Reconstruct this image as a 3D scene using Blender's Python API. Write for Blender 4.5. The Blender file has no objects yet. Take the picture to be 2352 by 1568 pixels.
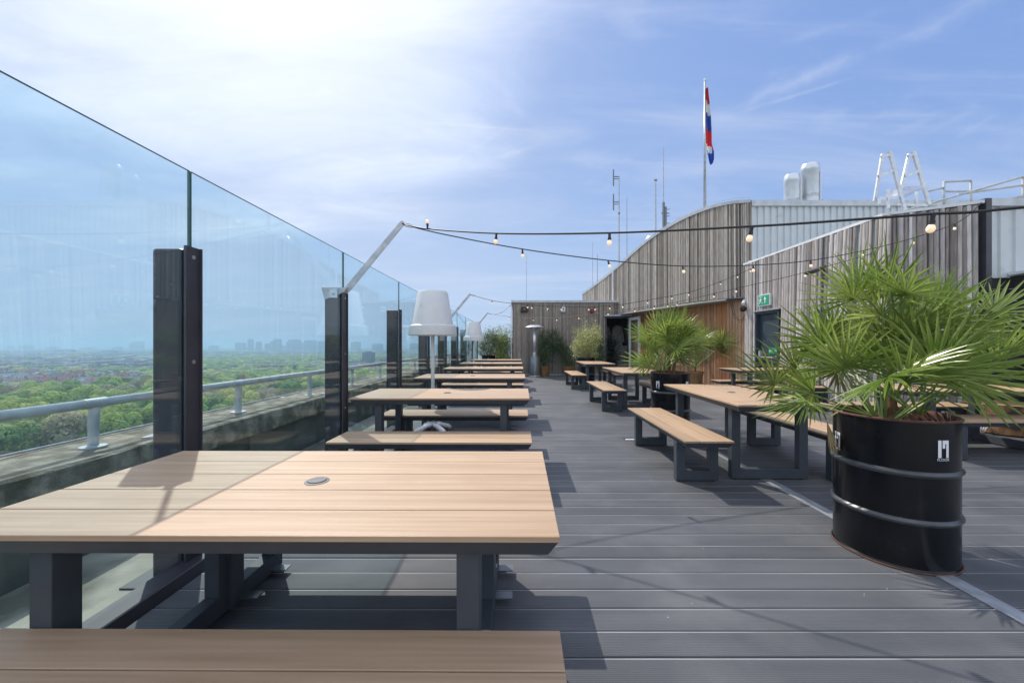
import bpy, math, random
import numpy as np
from mathutils import Vector, Matrix
R = math.radians
C = bpy.context.scene.collection
sc = bpy.context.scene
# ------------------------------------------------------------------ camera
FPX, CX, CY, HC = 880.0, 1190.0, 792.0, 1.32
cam = bpy.data.cameras.new('camera'); co = bpy.data.objects.new('camera', cam); C.objects.link(co)
cam.sensor_width = 36; cam.lens = 36*FPX/2352; cam.shift_x = -(CX-1176)/2352; cam.shift_y = (CY-784)/2352
cam.clip_start = 0.05; cam.clip_end = 60000
co.location = (0, 0, HC); co.rotation_euler = (R(90), 0, 0)
sc.camera = co
def P(px, py, d):                      # a measured point of the photograph at its real distance d
    return ((px-CX)/FPX*d, d, HC+(CY-py)/FPX*d)
# ------------------------------------------------------------------ light
SUN = Vector((-.53, .69, 1)).normalized()
ELEV = math.asin(SUN.z); AZ = math.atan2(SUN.x, SUN.y)      # azimuth from +Y towards +X
sl = bpy.data.lights.new('sun', 'SUN'); sl.energy = 2.9; sl.angle = R(.55); sl.color = (1, .93, .84)
so = bpy.data.objects.new('sun', sl); C.objects.link(so)
so.rotation_euler = SUN.to_track_quat('Z', 'Y').to_euler(); so.location = (-20, 30, 40)
w = bpy.data.worlds.new('World'); sc.world = w; w.use_nodes = True
nt = w.node_tree; nt.nodes.clear()
def wn(t, **k):
    n = nt.nodes.new(t)
    for a, b in k.items(): setattr(n, a, b)
    return n
def wl(a, b): nt.links.new(a, b)
def wm(op, a, b=None, clamp=False):
    n = wn('ShaderNodeMath', operation=op, use_clamp=clamp)
    for i, v in enumerate((a, b)):
        if v is None: continue
        if isinstance(v, (int, float)): n.inputs[i].default_value = v
        else: wl(v, n.inputs[i])
    return n.outputs[0]
out = wn('ShaderNodeOutputWorld'); bg = wn('ShaderNodeBackground'); bg.inputs[1].default_value = .1
sky = wn('ShaderNodeTexSky', sky_type='NISHITA', sun_disc=False, sun_elevation=ELEV, sun_rotation=AZ)
sky.air_density = 1.2; sky.dust_density = 1.5; sky.ozone_density = 3.0; sky.altitude = 60
tc = wn('ShaderNodeTexCoord')
sep = wn('ShaderNodeSeparateXYZ'); wl(tc.outputs['Generated'], sep.inputs[0])
zz = wm('ADD', wm('MAXIMUM', sep.outputs[2], 0.0), .12)
u = wm('DIVIDE', sep.outputs[0], zz); v = wm('DIVIDE', sep.outputs[1], zz)
comb = wn('ShaderNodeCombineXYZ'); wl(u, comb.inputs[0]); wl(v, comb.inputs[1])
def mapping(rot, scl, loc=(0, 0, 0)):
    m = wn('ShaderNodeMapping'); m.inputs['Rotation'].default_value = (0, 0, R(rot)); m.inputs['Scale'].default_value = scl
    m.inputs['Location'].default_value = loc
    wl(comb.outputs[0], m.inputs[0]); return m.outputs[0]
def noise(vec, s, det, rough=.55, dist=0):
    n = wn('ShaderNodeTexNoise'); n.inputs['Scale'].default_value = s; n.inputs['Detail'].default_value = det
    n.inputs['Roughness'].default_value = rough; n.inputs['Distortion'].default_value = dist
    wl(vec, n.inputs['Vector']); return n.outputs['Fac']
def ramp(f, a, b):
    m = wn('ShaderNodeMapRange', interpolation_type='SMOOTHSTEP'); m.inputs[1].default_value = a; m.inputs[2].default_value = b
    wl(f, m.inputs[0]); return m.outputs[0]
cir = ramp(noise(mapping(-38, (.55, 1.5, 1)), 1.1, 8, .6, .6), .42, .85)
cir2 = ramp(noise(mapping(25, (.35, 2.2, 1), (3, 1, 0)), 1.6, 9, .62, .4), .5, .85)
small = ramp(noise(mapping(0, (1, 1.2, 1), (7, 2, 0)), 3.2, 9, .6, .3), .55, .8)
dot = wn('ShaderNodeVectorMath', operation='DOT_PRODUCT'); wl(tc.outputs['Generated'], dot.inputs[0]); dot.inputs[1].default_value = tuple(SUN)
dp = wm('MAXIMUM', dot.outputs['Value'], 0.0)
glow = wm('ADD', wm('MULTIPLY', wm('POWER', dp, 8.0), 1.9), wm('MULTIPLY', wm('POWER', dp, 40.0), 5.0))
def streak(p1, p2, width, a=.3):          # a contrail: a thin great-circle band between two sky directions
    f = lambda p: Vector(((p[0]-CX)/FPX, 1, (CY-p[1])/FPX)).normalized()
    d1, d2 = f(p1), f(p2); nn = d1.cross(d2).normalized(); mid = (d1+d2).normalized(); half = d1.dot(mid)
    def dotp(vec):
        q = wn('ShaderNodeVectorMath', operation='DOT_PRODUCT'); wl(tc.outputs['Generated'], q.inputs[0]); q.inputs[1].default_value = tuple(vec); return q.outputs['Value']
    nz = noise(tc.outputs['Generated'], 16, 6, .65)
    d = wm('ABSOLUTE', wm('ADD', dotp(nn), wm('MULTIPLY', wm('SUBTRACT', nz, .5), width*1.5)))
    k = wm('SUBTRACT', 1.0, wm('DIVIDE', d, width), True)
    e = ramp(dotp(mid), half-.004, half+.01)
    return wm('MULTIPLY', wm('MULTIPLY', wm('MULTIPLY', k, k), e), wm('MULTIPLY', ramp(noise(tc.outputs['Generated'], 9, 4), .3, .7), a))
tr = streak((1640, 275), (2300, -20), .028, .42)
for st_ in (((1780, 105), (2160, -20), .016, .3), ((1650, 275), (2020, 160), .006, .35), ((1080, 390), (1340, 292), .011, .4), ((820, 500), (1000, 400), .012, .4), ((1040, 370), (1180, 285), .008, .3), ((640, 340), (980, 392), .008, .35), ((860, 272), (1240, 302), .005, .3)):
    tr = wm('ADD', tr, streak(*st_))
cloud = wm('ADD', wm('ADD', wm('MULTIPLY', cir, .62), wm('MULTIPLY', cir2, .6)), wm('ADD', wm('MULTIPLY', small, .25), tr))
horiz = wm('POWER', wm('SUBTRACT', 1.0, wm('MAXIMUM', sep.outputs[2], 0.0)), 6.0)
veil = wm('ADD', .05, wm('MULTIPLY', horiz, .22))
cl2 = wm('MULTIPLY', wm('ADD', cloud, veil), wm('ADD', 5.0, wm('MULTIPLY', glow, 2.2)))
# added fill light: an unseen bright cloud sheet behind the viewer and overhead
back = wm('ADD', wm('MULTIPLY', ramp(wm('MULTIPLY', sep.outputs[1], -1.0), -.15, .6), wm('ADD', 2.0, wm('MULTIPLY', noise(mapping(10, (.8, 1, 1)), 1.4, 6), 6.0))), wm('MULTIPLY', ramp(sep.outputs[2], .72, .92), 3.5))
gl2 = wm('ADD', cl2, wm('MULTIPLY', glow, .2))
cc = wn('ShaderNodeVectorMath', operation='SCALE'); cc.inputs[0].default_value = (1.0, .985, 1.0); wl(gl2, cc.inputs[3])
SKYM = wn('ShaderNodeVectorMath', operation='MULTIPLY'); wl(sky.outputs[0], SKYM.inputs[0]); tmx = wn('ShaderNodeMix', data_type='RGBA'); wl(ramp(sep.outputs[2], 0.0, .22), tmx.inputs[0]); tmx.inputs[6].default_value = (.52, .72, 1.1, 1); tmx.inputs[7].default_value = (.80, .86, 1.06, 1); wl(tmx.outputs[2], SKYM.inputs[1])
ad = wn('ShaderNodeVectorMath', operation='ADD'); wl(SKYM.outputs[0], ad.inputs[0]); wl(cc.outputs[0], ad.inputs[1])
# thin high haze evens the sky out: bright parts are compressed towards white
k_ = (4.6, 3.77, 1.71); mk = (6.4, 6.6, 6.9)
den = wn('ShaderNodeVectorMath', operation='ADD'); wl(ad.outputs[0], den.inputs[0]); den.inputs[1].default_value = k_
num = wn('ShaderNodeVectorMath', operation='MULTIPLY'); wl(ad.outputs[0], num.inputs[0]); num.inputs[1].default_value = mk
dv_ = wn('ShaderNodeVectorMath', operation='DIVIDE'); wl(num.outputs[0], dv_.inputs[0]); wl(den.outputs[0], dv_.inputs[1])
cn = wm('ADD', wm('MULTIPLY', wm('SUBTRACT', noise(mapping(-35, (.7, 1.5, 1), (2, 5, 0)), 1.3, 9, .62, .5), .5), .33), dot.outputs['Value'])
gw = wm('MULTIPLY', ramp(cn, .765, .975), 2.25)
pst = wn('ShaderNodeVectorMath', operation='SCALE'); pst.inputs[0].default_value = (1.0, .95, .8); wl(wm('ADD', gw, back), pst.inputs[3])
fin = wn('ShaderNodeVectorMath', operation='ADD'); wl(dv_.outputs[0], fin.inputs[0]); wl(pst.outputs[0], fin.inputs[1])
wl(fin.outputs[0], bg.inputs[0]); wl(bg.outputs[0], out.inputs[0])
sc.view_settings.view_transform = 'Standard'; sc.view_settings.look = 'None'; sc.view_settings.gamma = 1
sc.view_settings.exposure = 0.6

# ------------------------------------------------------------------ helpers
random.seed(4); rng = np.random.default_rng(4)
class MB:
    def __init__(s): s.v = []; s.f = []; s.m = []; s.a = []; s.cur = 0; s.at = 0.0
    def add(s, vs, fs):
        o = len(s.v); s.v += [tuple(p) for p in vs]
        for f in fs: s.f.append(tuple(i+o for i in f)); s.m.append(s.cur); s.a.append(s.at)
        return s
    def box(s, x0, x1, y0, y1, z0, z1, M=None):
        vs = [(x, y, z) for z in (z0, z1) for y in (y0, y1) for x in (x0, x1)]
        if M is not None: vs = [M @ Vector(p) for p in vs]
        return s.add(vs, [(0, 2, 3, 1), (4, 5, 7, 6), (0, 1, 5, 4), (2, 6, 7, 3), (0, 4, 6, 2), (1, 3, 7, 5)])
    def hexa(s, bot, top):             # two matching loops of n points
        n = len(bot)
        return s.add(list(bot)+list(top), [tuple(range(n-1, -1, -1)), tuple(range(n, 2*n))]+[(i, (i+1) % n, n+(i+1) % n, n+i) for i in range(n)])
    def bar(s, a, b, wd, th, up=(0, 0, 1)):    # rectangular bar between two points
        a = Vector(a); b = Vector(b); d = (b-a).normalized(); u = Vector(up); sd = d.cross(u)
        if sd.length < 1e-4: sd = d.cross(Vector((0, 1, 0)))
        sd.normalize(); u = sd.cross(d)
        L = lambda p: [p+sd*wd/2+u*th/2, p-sd*wd/2+u*th/2, p-sd*wd/2-u*th/2, p+sd*wd/2-u*th/2]
        return s.hexa(L(a), L(b))
    def tube(s, pts, r, n=8, cap=True):
        pts = [Vector(p) for p in pts]; k = len(pts); rs = r if hasattr(r, '__len__') else [r]*k
        rings = []; prev = None
        for i, p in enumerate(pts):
            d = (pts[min(i+1, k-1)]-pts[max(i-1, 0)]).normalized()
            ref = Vector((0, 0, 1)) if abs(d.z) < .9 else Vector((1, 0, 0))
            if prev is not None: ref = prev
            x = d.cross(ref)
            if x.length < 1e-5: x = d.orthogonal()
            x.normalize(); y = x.cross(d); prev = y
            rings += [p+(x*math.cos(2*math.pi*j/n)+y*math.sin(2*math.pi*j/n))*rs[i] for j in range(n)]
        fs = [(i*n+j, i*n+(j+1) % n, (i+1)*n+(j+1) % n, (i+1)*n+j) for i in range(k-1) for j in range(n)]
        if cap: fs += [tuple(range(n-1, -1, -1)), tuple(range((k-1)*n, k*n))]
        return s.add(rings, fs)
    def lathe(s, prof, c=(0, 0, 0), n=32, cap=False):
        vs = [(c[0]+r*math.cos(2*math.pi*j/n), c[1]+r*math.sin(2*math.pi*j/n), c[2]+z) for r, z in prof for j in range(n)]
        k = len(prof)
        fs = [(i*n+j, i*n+(j+1) % n, (i+1)*n+(j+1) % n, (i+1)*n+j) for i in range(k-1) for j in range(n)]
        if cap: fs += [tuple(range(n-1, -1, -1)), tuple(range((k-1)*n, k*n))]
        return s.add(vs, fs)
    def sphere(s, c, r, n=10, sq=(1, 1, 1)):
        c = Vector(c); prof = [(max(math.sin(math.pi*i/n), .001)*r, -math.cos(math.pi*i/n)*r) for i in range(n+1)]
        vs = [(c.x+q*math.cos(2*math.pi*j/n)*sq[0], c.y+q*math.sin(2*math.pi*j/n)*sq[1], c.z+z*sq[2]) for q, z in prof for j in range(n)]
        return s.add(vs, [(i*n+j, i*n+(j+1) % n, (i+1)*n+(j+1) % n, (i+1)*n+j) for i in range(n) for j in range(n)])
    def build(s, name, mats, parent=None, smooth=False, bevel=0):
        me = bpy.data.meshes.new(name); off = rootloc(parent)
        vs = [(p[0]-off[0], p[1]-off[1], p[2]-off[2]) for p in s.v]
        me.from_pydata(vs, [], s.f)
        mats = mats if isinstance(mats, (list, tuple)) else [mats]
        for m in mats: me.materials.append(m)
        me.polygons.foreach_set('material_index', s.m)
        if any(s.a):
            at = me.attributes.new('rnd', 'FLOAT', 'FACE'); at.data.foreach_set('value', s.a)
        if smooth: me.polygons.foreach_set('use_smooth', [True]*len(s.f))
        me.update()
        o = bpy.data.objects.new(name, me); C.objects.link(o)
        if parent is not None: o.parent = parent
        if smooth == 2 or (smooth and smooth is not True):
            pass
        if bevel:
            b = o.modifiers.new('bevel', 'BEVEL'); b.width = bevel; b.segments = 2; b.limit_method = 'ANGLE'
        if smooth == 'auto':
            me.set_sharp_from_angle(angle=R(40))
        return o
def rootloc(p):
    v = Vector((0, 0, 0))
    while p is not None: v = v+p.location; p = p.parent
    return v
def tag(o, label=None, cat=None, group=None, kind=None):
    if label: o['label'] = label
    if cat: o['category'] = cat
    if group: o['group'] = group
    if kind: o['kind'] = kind
    return o
def thing(name, label, cat, loc=(0, 0, 0), group=None):
    o = bpy.data.objects.new(name, None); C.objects.link(o); o.location = loc; o.empty_display_size = .1
    return tag(o, label, cat, group)
def copy_tree(o, loc=None, rz=None, label=None, group=None, parent=None):
    c = o.copy(); C.objects.link(c); c.parent = parent
    for ch in list(o.children): copy_tree(ch, parent=c)
    if loc is not None: c.location = loc
    if rz is not None: c.rotation_euler = (0, 0, rz)
    if label: c['label'] = label
    if group: c['group'] = group
    return c
# ------------------------------------------------------------------ materials
def pmat(name, c1, c2=None, scale=5., rough=.6, bump=0., stretch=(1, 1, 1), metal=0., rnd=0., spec=.5, det=6, lo=.35, hi=.65, bscale=None, c3=None, s3=1.5, t3=(.6, .75), trans=0.):
    m = bpy.data.materials.new(name); m.use_nodes = True; n = m.node_tree; b = n.nodes['Principled BSDF']
    b.inputs['Roughness'].default_value = rough; b.inputs['Metallic'].default_value = metal
    b.inputs['Specular IOR Level'].default_value = spec
    c2 = c2 or tuple(x*.8 for x in c1)
    t = n.nodes.new('ShaderNodeTexCoord'); mp = n.nodes.new('ShaderNodeMapping'); mp.inputs['Scale'].default_value = stretch
    n.links.new(t.outputs['Object'], mp.inputs[0])
    tx = n.nodes.new('ShaderNodeTexNoise'); tx.inputs['Scale'].default_value = scale; tx.inputs['Detail'].default_value = det
    n.links.new(mp.outputs[0], tx.inputs['Vector'])
    mr = n.nodes.new('ShaderNodeMapRange'); mr.inputs[1].default_value = lo; mr.inputs[2].default_value = hi
    n.links.new(tx.outputs['Fac'], mr.inputs[0])
    mx = n.nodes.new('ShaderNodeMix'); mx.data_type = 'RGBA'; mx.inputs[6].default_value = (*c1, 1); mx.inputs[7].default_value = (*c2, 1)
    n.links.new(mr.outputs[0], mx.inputs[0]); col = mx.outputs[2]
    if c3:
        t3n = n.nodes.new('ShaderNodeTexNoise'); t3n.inputs['Scale'].default_value = s3; t3n.inputs['Detail'].default_value = 8
        n.links.new(t.outputs['Object'], t3n.inputs['Vector'])
        r3 = n.nodes.new('ShaderNodeMapRange'); r3.inputs[1].default_value = t3[0]; r3.inputs[2].default_value = t3[1]
        n.links.new(t3n.outputs['Fac'], r3.inputs[0])
        m3 = n.nodes.new('ShaderNodeMix'); m3.data_type = 'RGBA'; n.links.new(r3.outputs[0], m3.inputs[0])
        n.links.new(col, m3.inputs[6]); m3.inputs[7].default_value = (*c3, 1); col = m3.outputs[2]
    if rnd:
        at = n.nodes.new('ShaderNodeAttribute'); at.attribute_name = 'rnd'
        oi = n.nodes.new('ShaderNodeObjectInfo')
        s = n.nodes.new('ShaderNodeMath'); s.operation = 'ADD'; n.links.new(at.outputs['Fac'], s.inputs[0]); n.links.new(oi.outputs['Random'], s.inputs[1])
        fr = n.nodes.new('ShaderNodeMath'); fr.operation = 'FRACT'; n.links.new(s.outputs[0], fr.inputs[0])
        m2 = n.nodes.new('ShaderNodeMapRange'); m2.inputs[3].default_value = 1-rnd; m2.inputs[4].default_value = 1+rnd*.6
        n.links.new(fr.outputs[0], m2.inputs[0])
        sc_ = n.nodes.new('ShaderNodeVectorMath'); sc_.operation = 'SCALE'; n.links.new(col, sc_.inputs[0]); n.links.new(m2.outputs[0], sc_.inputs[3]); col = sc_.outputs[0]
    n.links.new(col, b.inputs['Base Color'])
    if bump:
        bp = n.nodes.new('ShaderNodeBump'); bp.inputs['Strength'].default_value = min(bump, 1); bp.inputs['Distance'].default_value = .01
        tb = n.nodes.new('ShaderNodeTexNoise'); tb.inputs['Scale'].default_value = bscale or scale*4; tb.inputs['Detail'].default_value = 5
        n.links.new(mp.outputs[0], tb.inputs['Vector']); n.links.new(tb.outputs['Fac'], bp.inputs['Height']); n.links.new(bp.outputs[0], b.inputs['Normal'])
    if trans:
        tl = n.nodes.new('ShaderNodeBsdfTranslucent'); n.links.new(col, tl.inputs[0]); ms = n.nodes.new('ShaderNodeMixShader'); ms.inputs[0].default_value = trans
        o = n.nodes['Material Output']; n.links.new(b.outputs[0], ms.inputs[1]); n.links.new(tl.outputs[0], ms.inputs[2]); n.links.new(ms.outputs[0], o.inputs[0])
    return m
M = {}
M['board'] = pmat('tan_composite', (.475, .33, .21), (.375, .25, .15), 3.0, .5, .2, (.5, 15, 15), rnd=.15, bscale=60, c3=(.36, .235, .145), s3=3.4, t3=(.56, .92))
M['darkmetal'] = pmat('anthracite_powdercoat', (.055, .065, .078), (.045, .054, .066), 8, .5, rnd=.05, spec=.4)
M['post'] = pmat('dark_post_paint', (.048, .046, .056), (.036, .035, .043), 6, .42, c3=(.1, .1, .1), s3=14, t3=(.68, .8))
M['galv'] = pmat('galvanised_steel', (.50, .52, .53), (.36, .38, .40), 14, .42, metal=.55, c3=(.28, .2, .14), s3=9, t3=(.70, .82))
M['steel'] = pmat('polished_steel', (.70, .72, .74), (.58, .61, .64), 5, .34, metal=.72)
M['rail'] = pmat('grey_painted_pipe', (.46, .49, .49), (.36, .385, .38), 9, .5, .2, c3=(.2, .2, .17), s3=7, t3=(.62, .8))
M['alu'] = pmat('aluminium', (.62, .64, .66), (.5, .52, .54), 12, .38, metal=.6)
M['white'] = pmat('white_plastic', (.74, .75, .74), (.68, .69, .68), 4, .45, c3=(.5, .5, .46), s3=5, t3=(.62, .85), trans=.12)
M['whitepaint'] = pmat('white_paint', (.72, .74, .75), (.62, .64, .65), 6, .5)
M['concrete'] = pmat('weathered_concrete', (.31, .28, .215), (.15, .135, .10), 9, .95, 1, c3=(.10, .09, .06), s3=6, t3=(.5, .68), bscale=60, lo=.36, hi=.62)
M['shadewall'] = pmat('shade_dark_concrete', (.15, .145, .12), (.10, .098, .08), 2.5, .95, .4, (1, .6, 1), bscale=40)  # parapet wall: the shadow on its inner face is put into this darker colour
M['ledge'] = pmat('concrete_ledge', (.36, .34, .28), (.27, .25, .2), 3, .95, .5, c3=(.13, .125, .1), s3=1.6, t3=(.5, .62), bscale=40)
M['black'] = pmat('black_plastic', (.012, .012, .013), (.018, .018, .02), 8, .45)
M['cable'] = pmat('black_cable', (.014, .014, .016), (.02, .02, .02), 9, .5)
M['soil'] = pmat('potting_soil', (.06, .035, .02), (.1, .05, .03), 30, 1, 1.0)
M['terra'] = pmat('glazed_terracotta', (.26, .15, .055), (.18, .10, .035), 6, .45, .2)
M['rust'] = pmat('rusty_rim', (.13, .06, .04), (.07, .035, .025), 18, .8, .5)
M['drum'] = pmat('black_drum_paint', (.004, .0045, .006), (.008, .009, .011), 5, .2, .25, c3=(.045, .048, .052), s3=13, t3=(.68, .8), bscale=4, spec=.3)
M['rib'] = pmat('drum_rib_highlight', (.035, .04, .046), (.075, .082, .09), 7, .32, .2, c3=(.22, .23, .24), s3=8, t3=(.62, .8), spec=.6)  # paler than the drum: sky highlights on the ribs are painted into this colour
M['corr'] = pmat('corrugated_white_steel', (.56, .60, .60), (.50, .54, .545), 2.5, .5, c3=(.36, .37, .34), s3=3.5, t3=(.64, .82))
M['coping'] = pmat('pale_metal_coping', (.52, .54, .55), (.42, .44, .45), 5, .45, metal=.3)
M['doorblue'] = pmat('dark_blue_door_paint', (.035, .055, .075), (.03, .047, .064), 4, .42)
M['dplank'] = pmat('black_stained_planks', (.035, .034, .036), (.022, .022, .024), 4, .75, .5, (.3, 1, 8), rnd=.3, c3=(.11, .11, .11), s3=5, t3=(.62, .8))
M['soffit'] = pmat('soffit_board', (.44, .42, .38), (.34, .33, .30), 1.2, .8)
M['log'] = pmat('log_side', (.34, .19, .08), (.16, .085, .035), 5, .9, .9, (3, 3, .5), c3=(.07, .045, .03), s3=5, t3=(.5, .6))
M['logtop'] = pmat('log_cut', (.42, .28, .15), (.3, .19, .09), 12, .9, .4)
M['green'] = pmat('green_sign', (.0, .32, .15), (.0, .28, .13), 5, .5)
M['red'] = pmat('red_plastic', (.32, .02, .02), (.26, .015, .015), 5, .4)
M['flagr'] = pmat('flag_red', (.62, .03, .04), (.55, .025, .035), 5, .8, trans=.3)
M['flagw'] = pmat('flag_white', (.75, .75, .76), (.7, .7, .7), 5, .8, trans=.3)
M['flagb'] = pmat('flag_blue', (.03, .10, .42), (.025, .085, .36), 5, .8, trans=.3)
M['stick'] = pmat('white_vinyl', (.78, .80, .82), (.72, .74, .76), 5, .5)
M['trunk'] = pmat('bark', (.13, .10, .07), (.08, .06, .045), 10, .95, .6)
M['fibre'] = pmat('palm_fibre', (.16, .09, .045), (.09, .05, .025), 20, 1, .8)
M['frond'] = pmat('palm_leaf', (.14, .235, .03), (.34, .41, .10), 4, .28, 0, rnd=.45, trans=.42, spec=.7)
M['frondold'] = pmat('dry_palm_leaf', (.42, .33, .17), (.3, .22, .11), 6, .6, 0, trans=.2)
M['petiole'] = pmat('palm_stalk', (.20, .27, .06), (.16, .22, .05), 6, .4)
M['leafvar'] = pmat('variegated_leaves', (.58, .58, .30), (.30, .36, .09), 6, .45, rnd=.35, trans=.3)
M['leafdark'] = pmat('dark_leaves', (.045, .095, .03), (.07, .13, .04), 6, .45, rnd=.35, trans=.2)
M['leafolive'] = pmat('olive_leaves', (.14, .19, .07), (.2, .24, .1), 6, .45, rnd=.35, trans=.25)
M['leafyel'] = pmat('yellow_green_leaves', (.22, .30, .04), (.32, .36, .07), 6, .45, rnd=.35, trans=.35)
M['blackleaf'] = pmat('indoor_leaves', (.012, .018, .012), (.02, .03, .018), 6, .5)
M['tank'] = pmat('heater_grey', (.20, .215, .225), (.16, .17, .18), 4, .3, metal=.5)
M['capgrey'] = pmat('grey_plastic_cap', (.13, .13, .13), (.10, .10, .10), 9, .55)
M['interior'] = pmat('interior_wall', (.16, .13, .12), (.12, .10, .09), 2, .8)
M['fabricw'] = pmat('white_cloth', (.38, .37, .35), (.28, .27, .26), 8, .9)
M['screw'] = pmat('bolt_steel', (.45, .45, .45), (.35, .35, .35), 20, .4, metal=.7)
def emis(name, col, e, base=(.8, .7, .5)):
    m = bpy.data.materials.new(name); m.use_nodes = True; b = m.node_tree.nodes['Principled BSDF']
    b.inputs['Base Color'].default_value = (*base, 1); b.inputs['Emission Color'].default_value = (*col, 1); b.inputs['Emission Strength'].default_value = e; b.inputs['Roughness'].default_value = .35
    return m
M['bulb'] = emis('frosted_lit_bulb', (1, .62, .28), .4, (.8, .74, .62))
# bamboo / stick cladding: colour per cane
def canemat(name, cols, stain=None):
    m = bpy.data.materials.new(name); m.use_nodes = True; n = m.node_tree; b = n.nodes['Principled BSDF']; b.inputs['Roughness'].default_value = .75
    at = n.nodes.new('ShaderNodeAttribute'); at.attribute_name = 'rnd'
    cr = n.nodes.new('ShaderNodeValToRGB'); e = cr.color_ramp.elements
    for i, c in enumerate(cols):
        p = i/(len(cols)-1)
        if i < 2: e[i].position = p; e[i].color = (*c, 1)
        else: q = e.new(p); q.color = (*c, 1)
    e[1].position = 1/(len(cols)-1)
    n.links.new(at.outputs['Fac'], cr.inputs[0]); col = cr.outputs[0]
    t = n.nodes.new('ShaderNodeTexCoord'); mp = n.nodes.new('ShaderNodeMapping'); mp.inputs['Scale'].default_value = (1, 1, .12)
    n.links.new(t.outputs['Object'], mp.inputs[0])
    tx = n.nodes.new('ShaderNodeTexNoise'); tx.inputs['Scale'].default_value = 30; tx.inputs['Detail'].default_value = 5; n.links.new(mp.outputs[0], tx.inputs['Vector'])
    mr = n.nodes.new('ShaderNodeMapRange'); mr.inputs[1].default_value = .3; mr.inputs[2].default_value = .7; mr.inputs[3].default_value = .68; mr.inputs[4].default_value = 1.15
    n.links.new(tx.outputs['Fac'], mr.inputs[0])
    s = n.nodes.new('ShaderNodeVectorMath'); s.operation = 'SCALE'; n.links.new(col, s.inputs[0]); n.links.new(mr.outputs[0], s.inputs[3]); col = s.outputs[0]
    if stain:
        t2 = n.nodes.new('ShaderNodeTexNoise'); t2.inputs['Scale'].default_value = 1.1; t2.inputs['Detail'].default_value = 6; mp2 = n.nodes.new('ShaderNodeMapping'); mp2.inputs['Scale'].default_value = (1.2, 1.2, .45)
        n.links.new(t.outputs['Object'], mp2.inputs[0]); n.links.new(mp2.outputs[0], t2.inputs['Vector'])
        r2 = n.nodes.new('ShaderNodeMapRange'); r2.inputs[4].default_value = .62; r2.inputs[1].default_value = stain[1]; r2.inputs[2].default_value = stain[2]; n.links.new(t2.outputs['Fac'], r2.inputs[0])
        mx = n.nodes.new('ShaderNodeMix'); mx.data_type = 'RGBA'; n.links.new(r2.outputs[0], mx.inputs[0]); n.links.new(col, mx.inputs[6]); mx.inputs[7].default_value = (*stain[0], 1); col = mx.outputs[2]
    n.links.new(col, b.inputs['Base Color']); return m
M['cane'] = canemat('weathered_bamboo', [(.17, .14, .11), (.56, .50, .43), (.27, .225, .18), (.72, .66, .58), (.19, .155, .12), (.60, .55, .48)], ((.27, .25, .16), .6, .8))
M['caneann'] = canemat('pale_bamboo', [(.15, .125, .11), (.62, .57, .53), (.30, .26, .235), (.70, .66, .63), (.20, .17, .15), (.50, .455, .42)], ((.30, .26, .2), .62, .8))
M['caneshed'] = canemat('grey_bamboo', [(.14, .115, .095), (.33, .285, .245), (.22, .185, .155), (.40, .35, .30), (.27, .22, .18)])
M['canebrown'] = canemat('brown_bamboo', [(.22, .115, .06), (.56, .34, .20), (.34, .18, .095), (.66, .48, .34), (.25, .13, .065)], ((.50, .18, .055), .40, .60))

def link_np(name, V, F4, mats, parent=None, attr=None, mi=None):
    me = bpy.data.meshes.new(name); nv = len(V); nf = len(F4)
    me.vertices.add(nv); me.vertices.foreach_set('co', np.ascontiguousarray(V, dtype=np.float32).ravel())
    me.loops.add(nf*4); me.loops.foreach_set('vertex_index', np.ascontiguousarray(F4, dtype=np.int32).ravel())
    me.polygons.add(nf); me.polygons.foreach_set('loop_start', np.arange(nf, dtype=np.int32)*4)
    for m in (mats if isinstance(mats, (list, tuple)) else [mats]): me.materials.append(m)
    if mi is not None: me.polygons.foreach_set('material_index', np.asarray(mi, dtype=np.int32))
    if attr is not None:
        at = me.attributes.new('rnd', 'FLOAT', 'FACE'); at.data.foreach_set('value', np.asarray(attr, dtype=np.float32))
    me.update(calc_edges=True); me.validate()
    o = bpy.data.objects.new(name, me); C.objects.link(o)
    if parent is not None: o.parent = parent
    return o
def quads(cen, nor, size, asp=.5, rg=rng):
    """leaf quads at points cen with normals nor"""
    n = len(cen); nor = nor/np.linalg.norm(nor, axis=1, keepdims=True)
    r = rg.normal(size=(n, 3)); a = np.cross(nor, r); a /= np.linalg.norm(a, axis=1, keepdims=True); b = np.cross(nor, a)
    s = np.asarray(size).reshape(-1, 1)*np.ones((n, 1)); a = a*s; b = b*s*asp
    V = np.stack([cen-a, cen-b, cen+a, cen+b], 1).reshape(-1, 3)
    return V, np.arange(n*4).reshape(-1, 4)

# ================================================================== GROUND, TOWER, DECK
GZ = -60.0
def gmat():
    m = bpy.data.materials.new('far_ground'); m.use_nodes = True; n = m.node_tree; b = n.nodes['Principled BSDF']; b.inputs['Roughness'].default_value = .95
    t = n.nodes.new('ShaderNodeTexCoord'); tx = n.nodes.new('ShaderNodeTexNoise'); tx.inputs['Scale'].default_value = .004; tx.inputs['Detail'].default_value = 8
    n.links.new(t.outputs['Object'], tx.inputs['Vector']); cr = n.nodes.new('ShaderNodeValToRGB'); e = cr.color_ramp.elements
    e[0].position = .38; e[0].color = (.05, .08, .03, 1); e[1].position = .5; e[1].color = (.09, .12, .045, 1)
    q = e.new(.56); q.color = (.11, .10, .085, 1); q = e.new(.66); q.color = (.07, .10, .04, 1)
    n.links.new(tx.outputs['Fac'], cr.inputs[0]); n.links.new(cr.outputs[0], b.inputs['Base Color']); return m
tag(MB().box(-26000, 26000, -3000, 26000, GZ-4, GZ).build('ground', gmat()), kind='structure')
tw = thing('tower_building', 'concrete tower block carrying the rooftop terrace, its roof edge beyond the glass', 'building', (5, 8, GZ))
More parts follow.
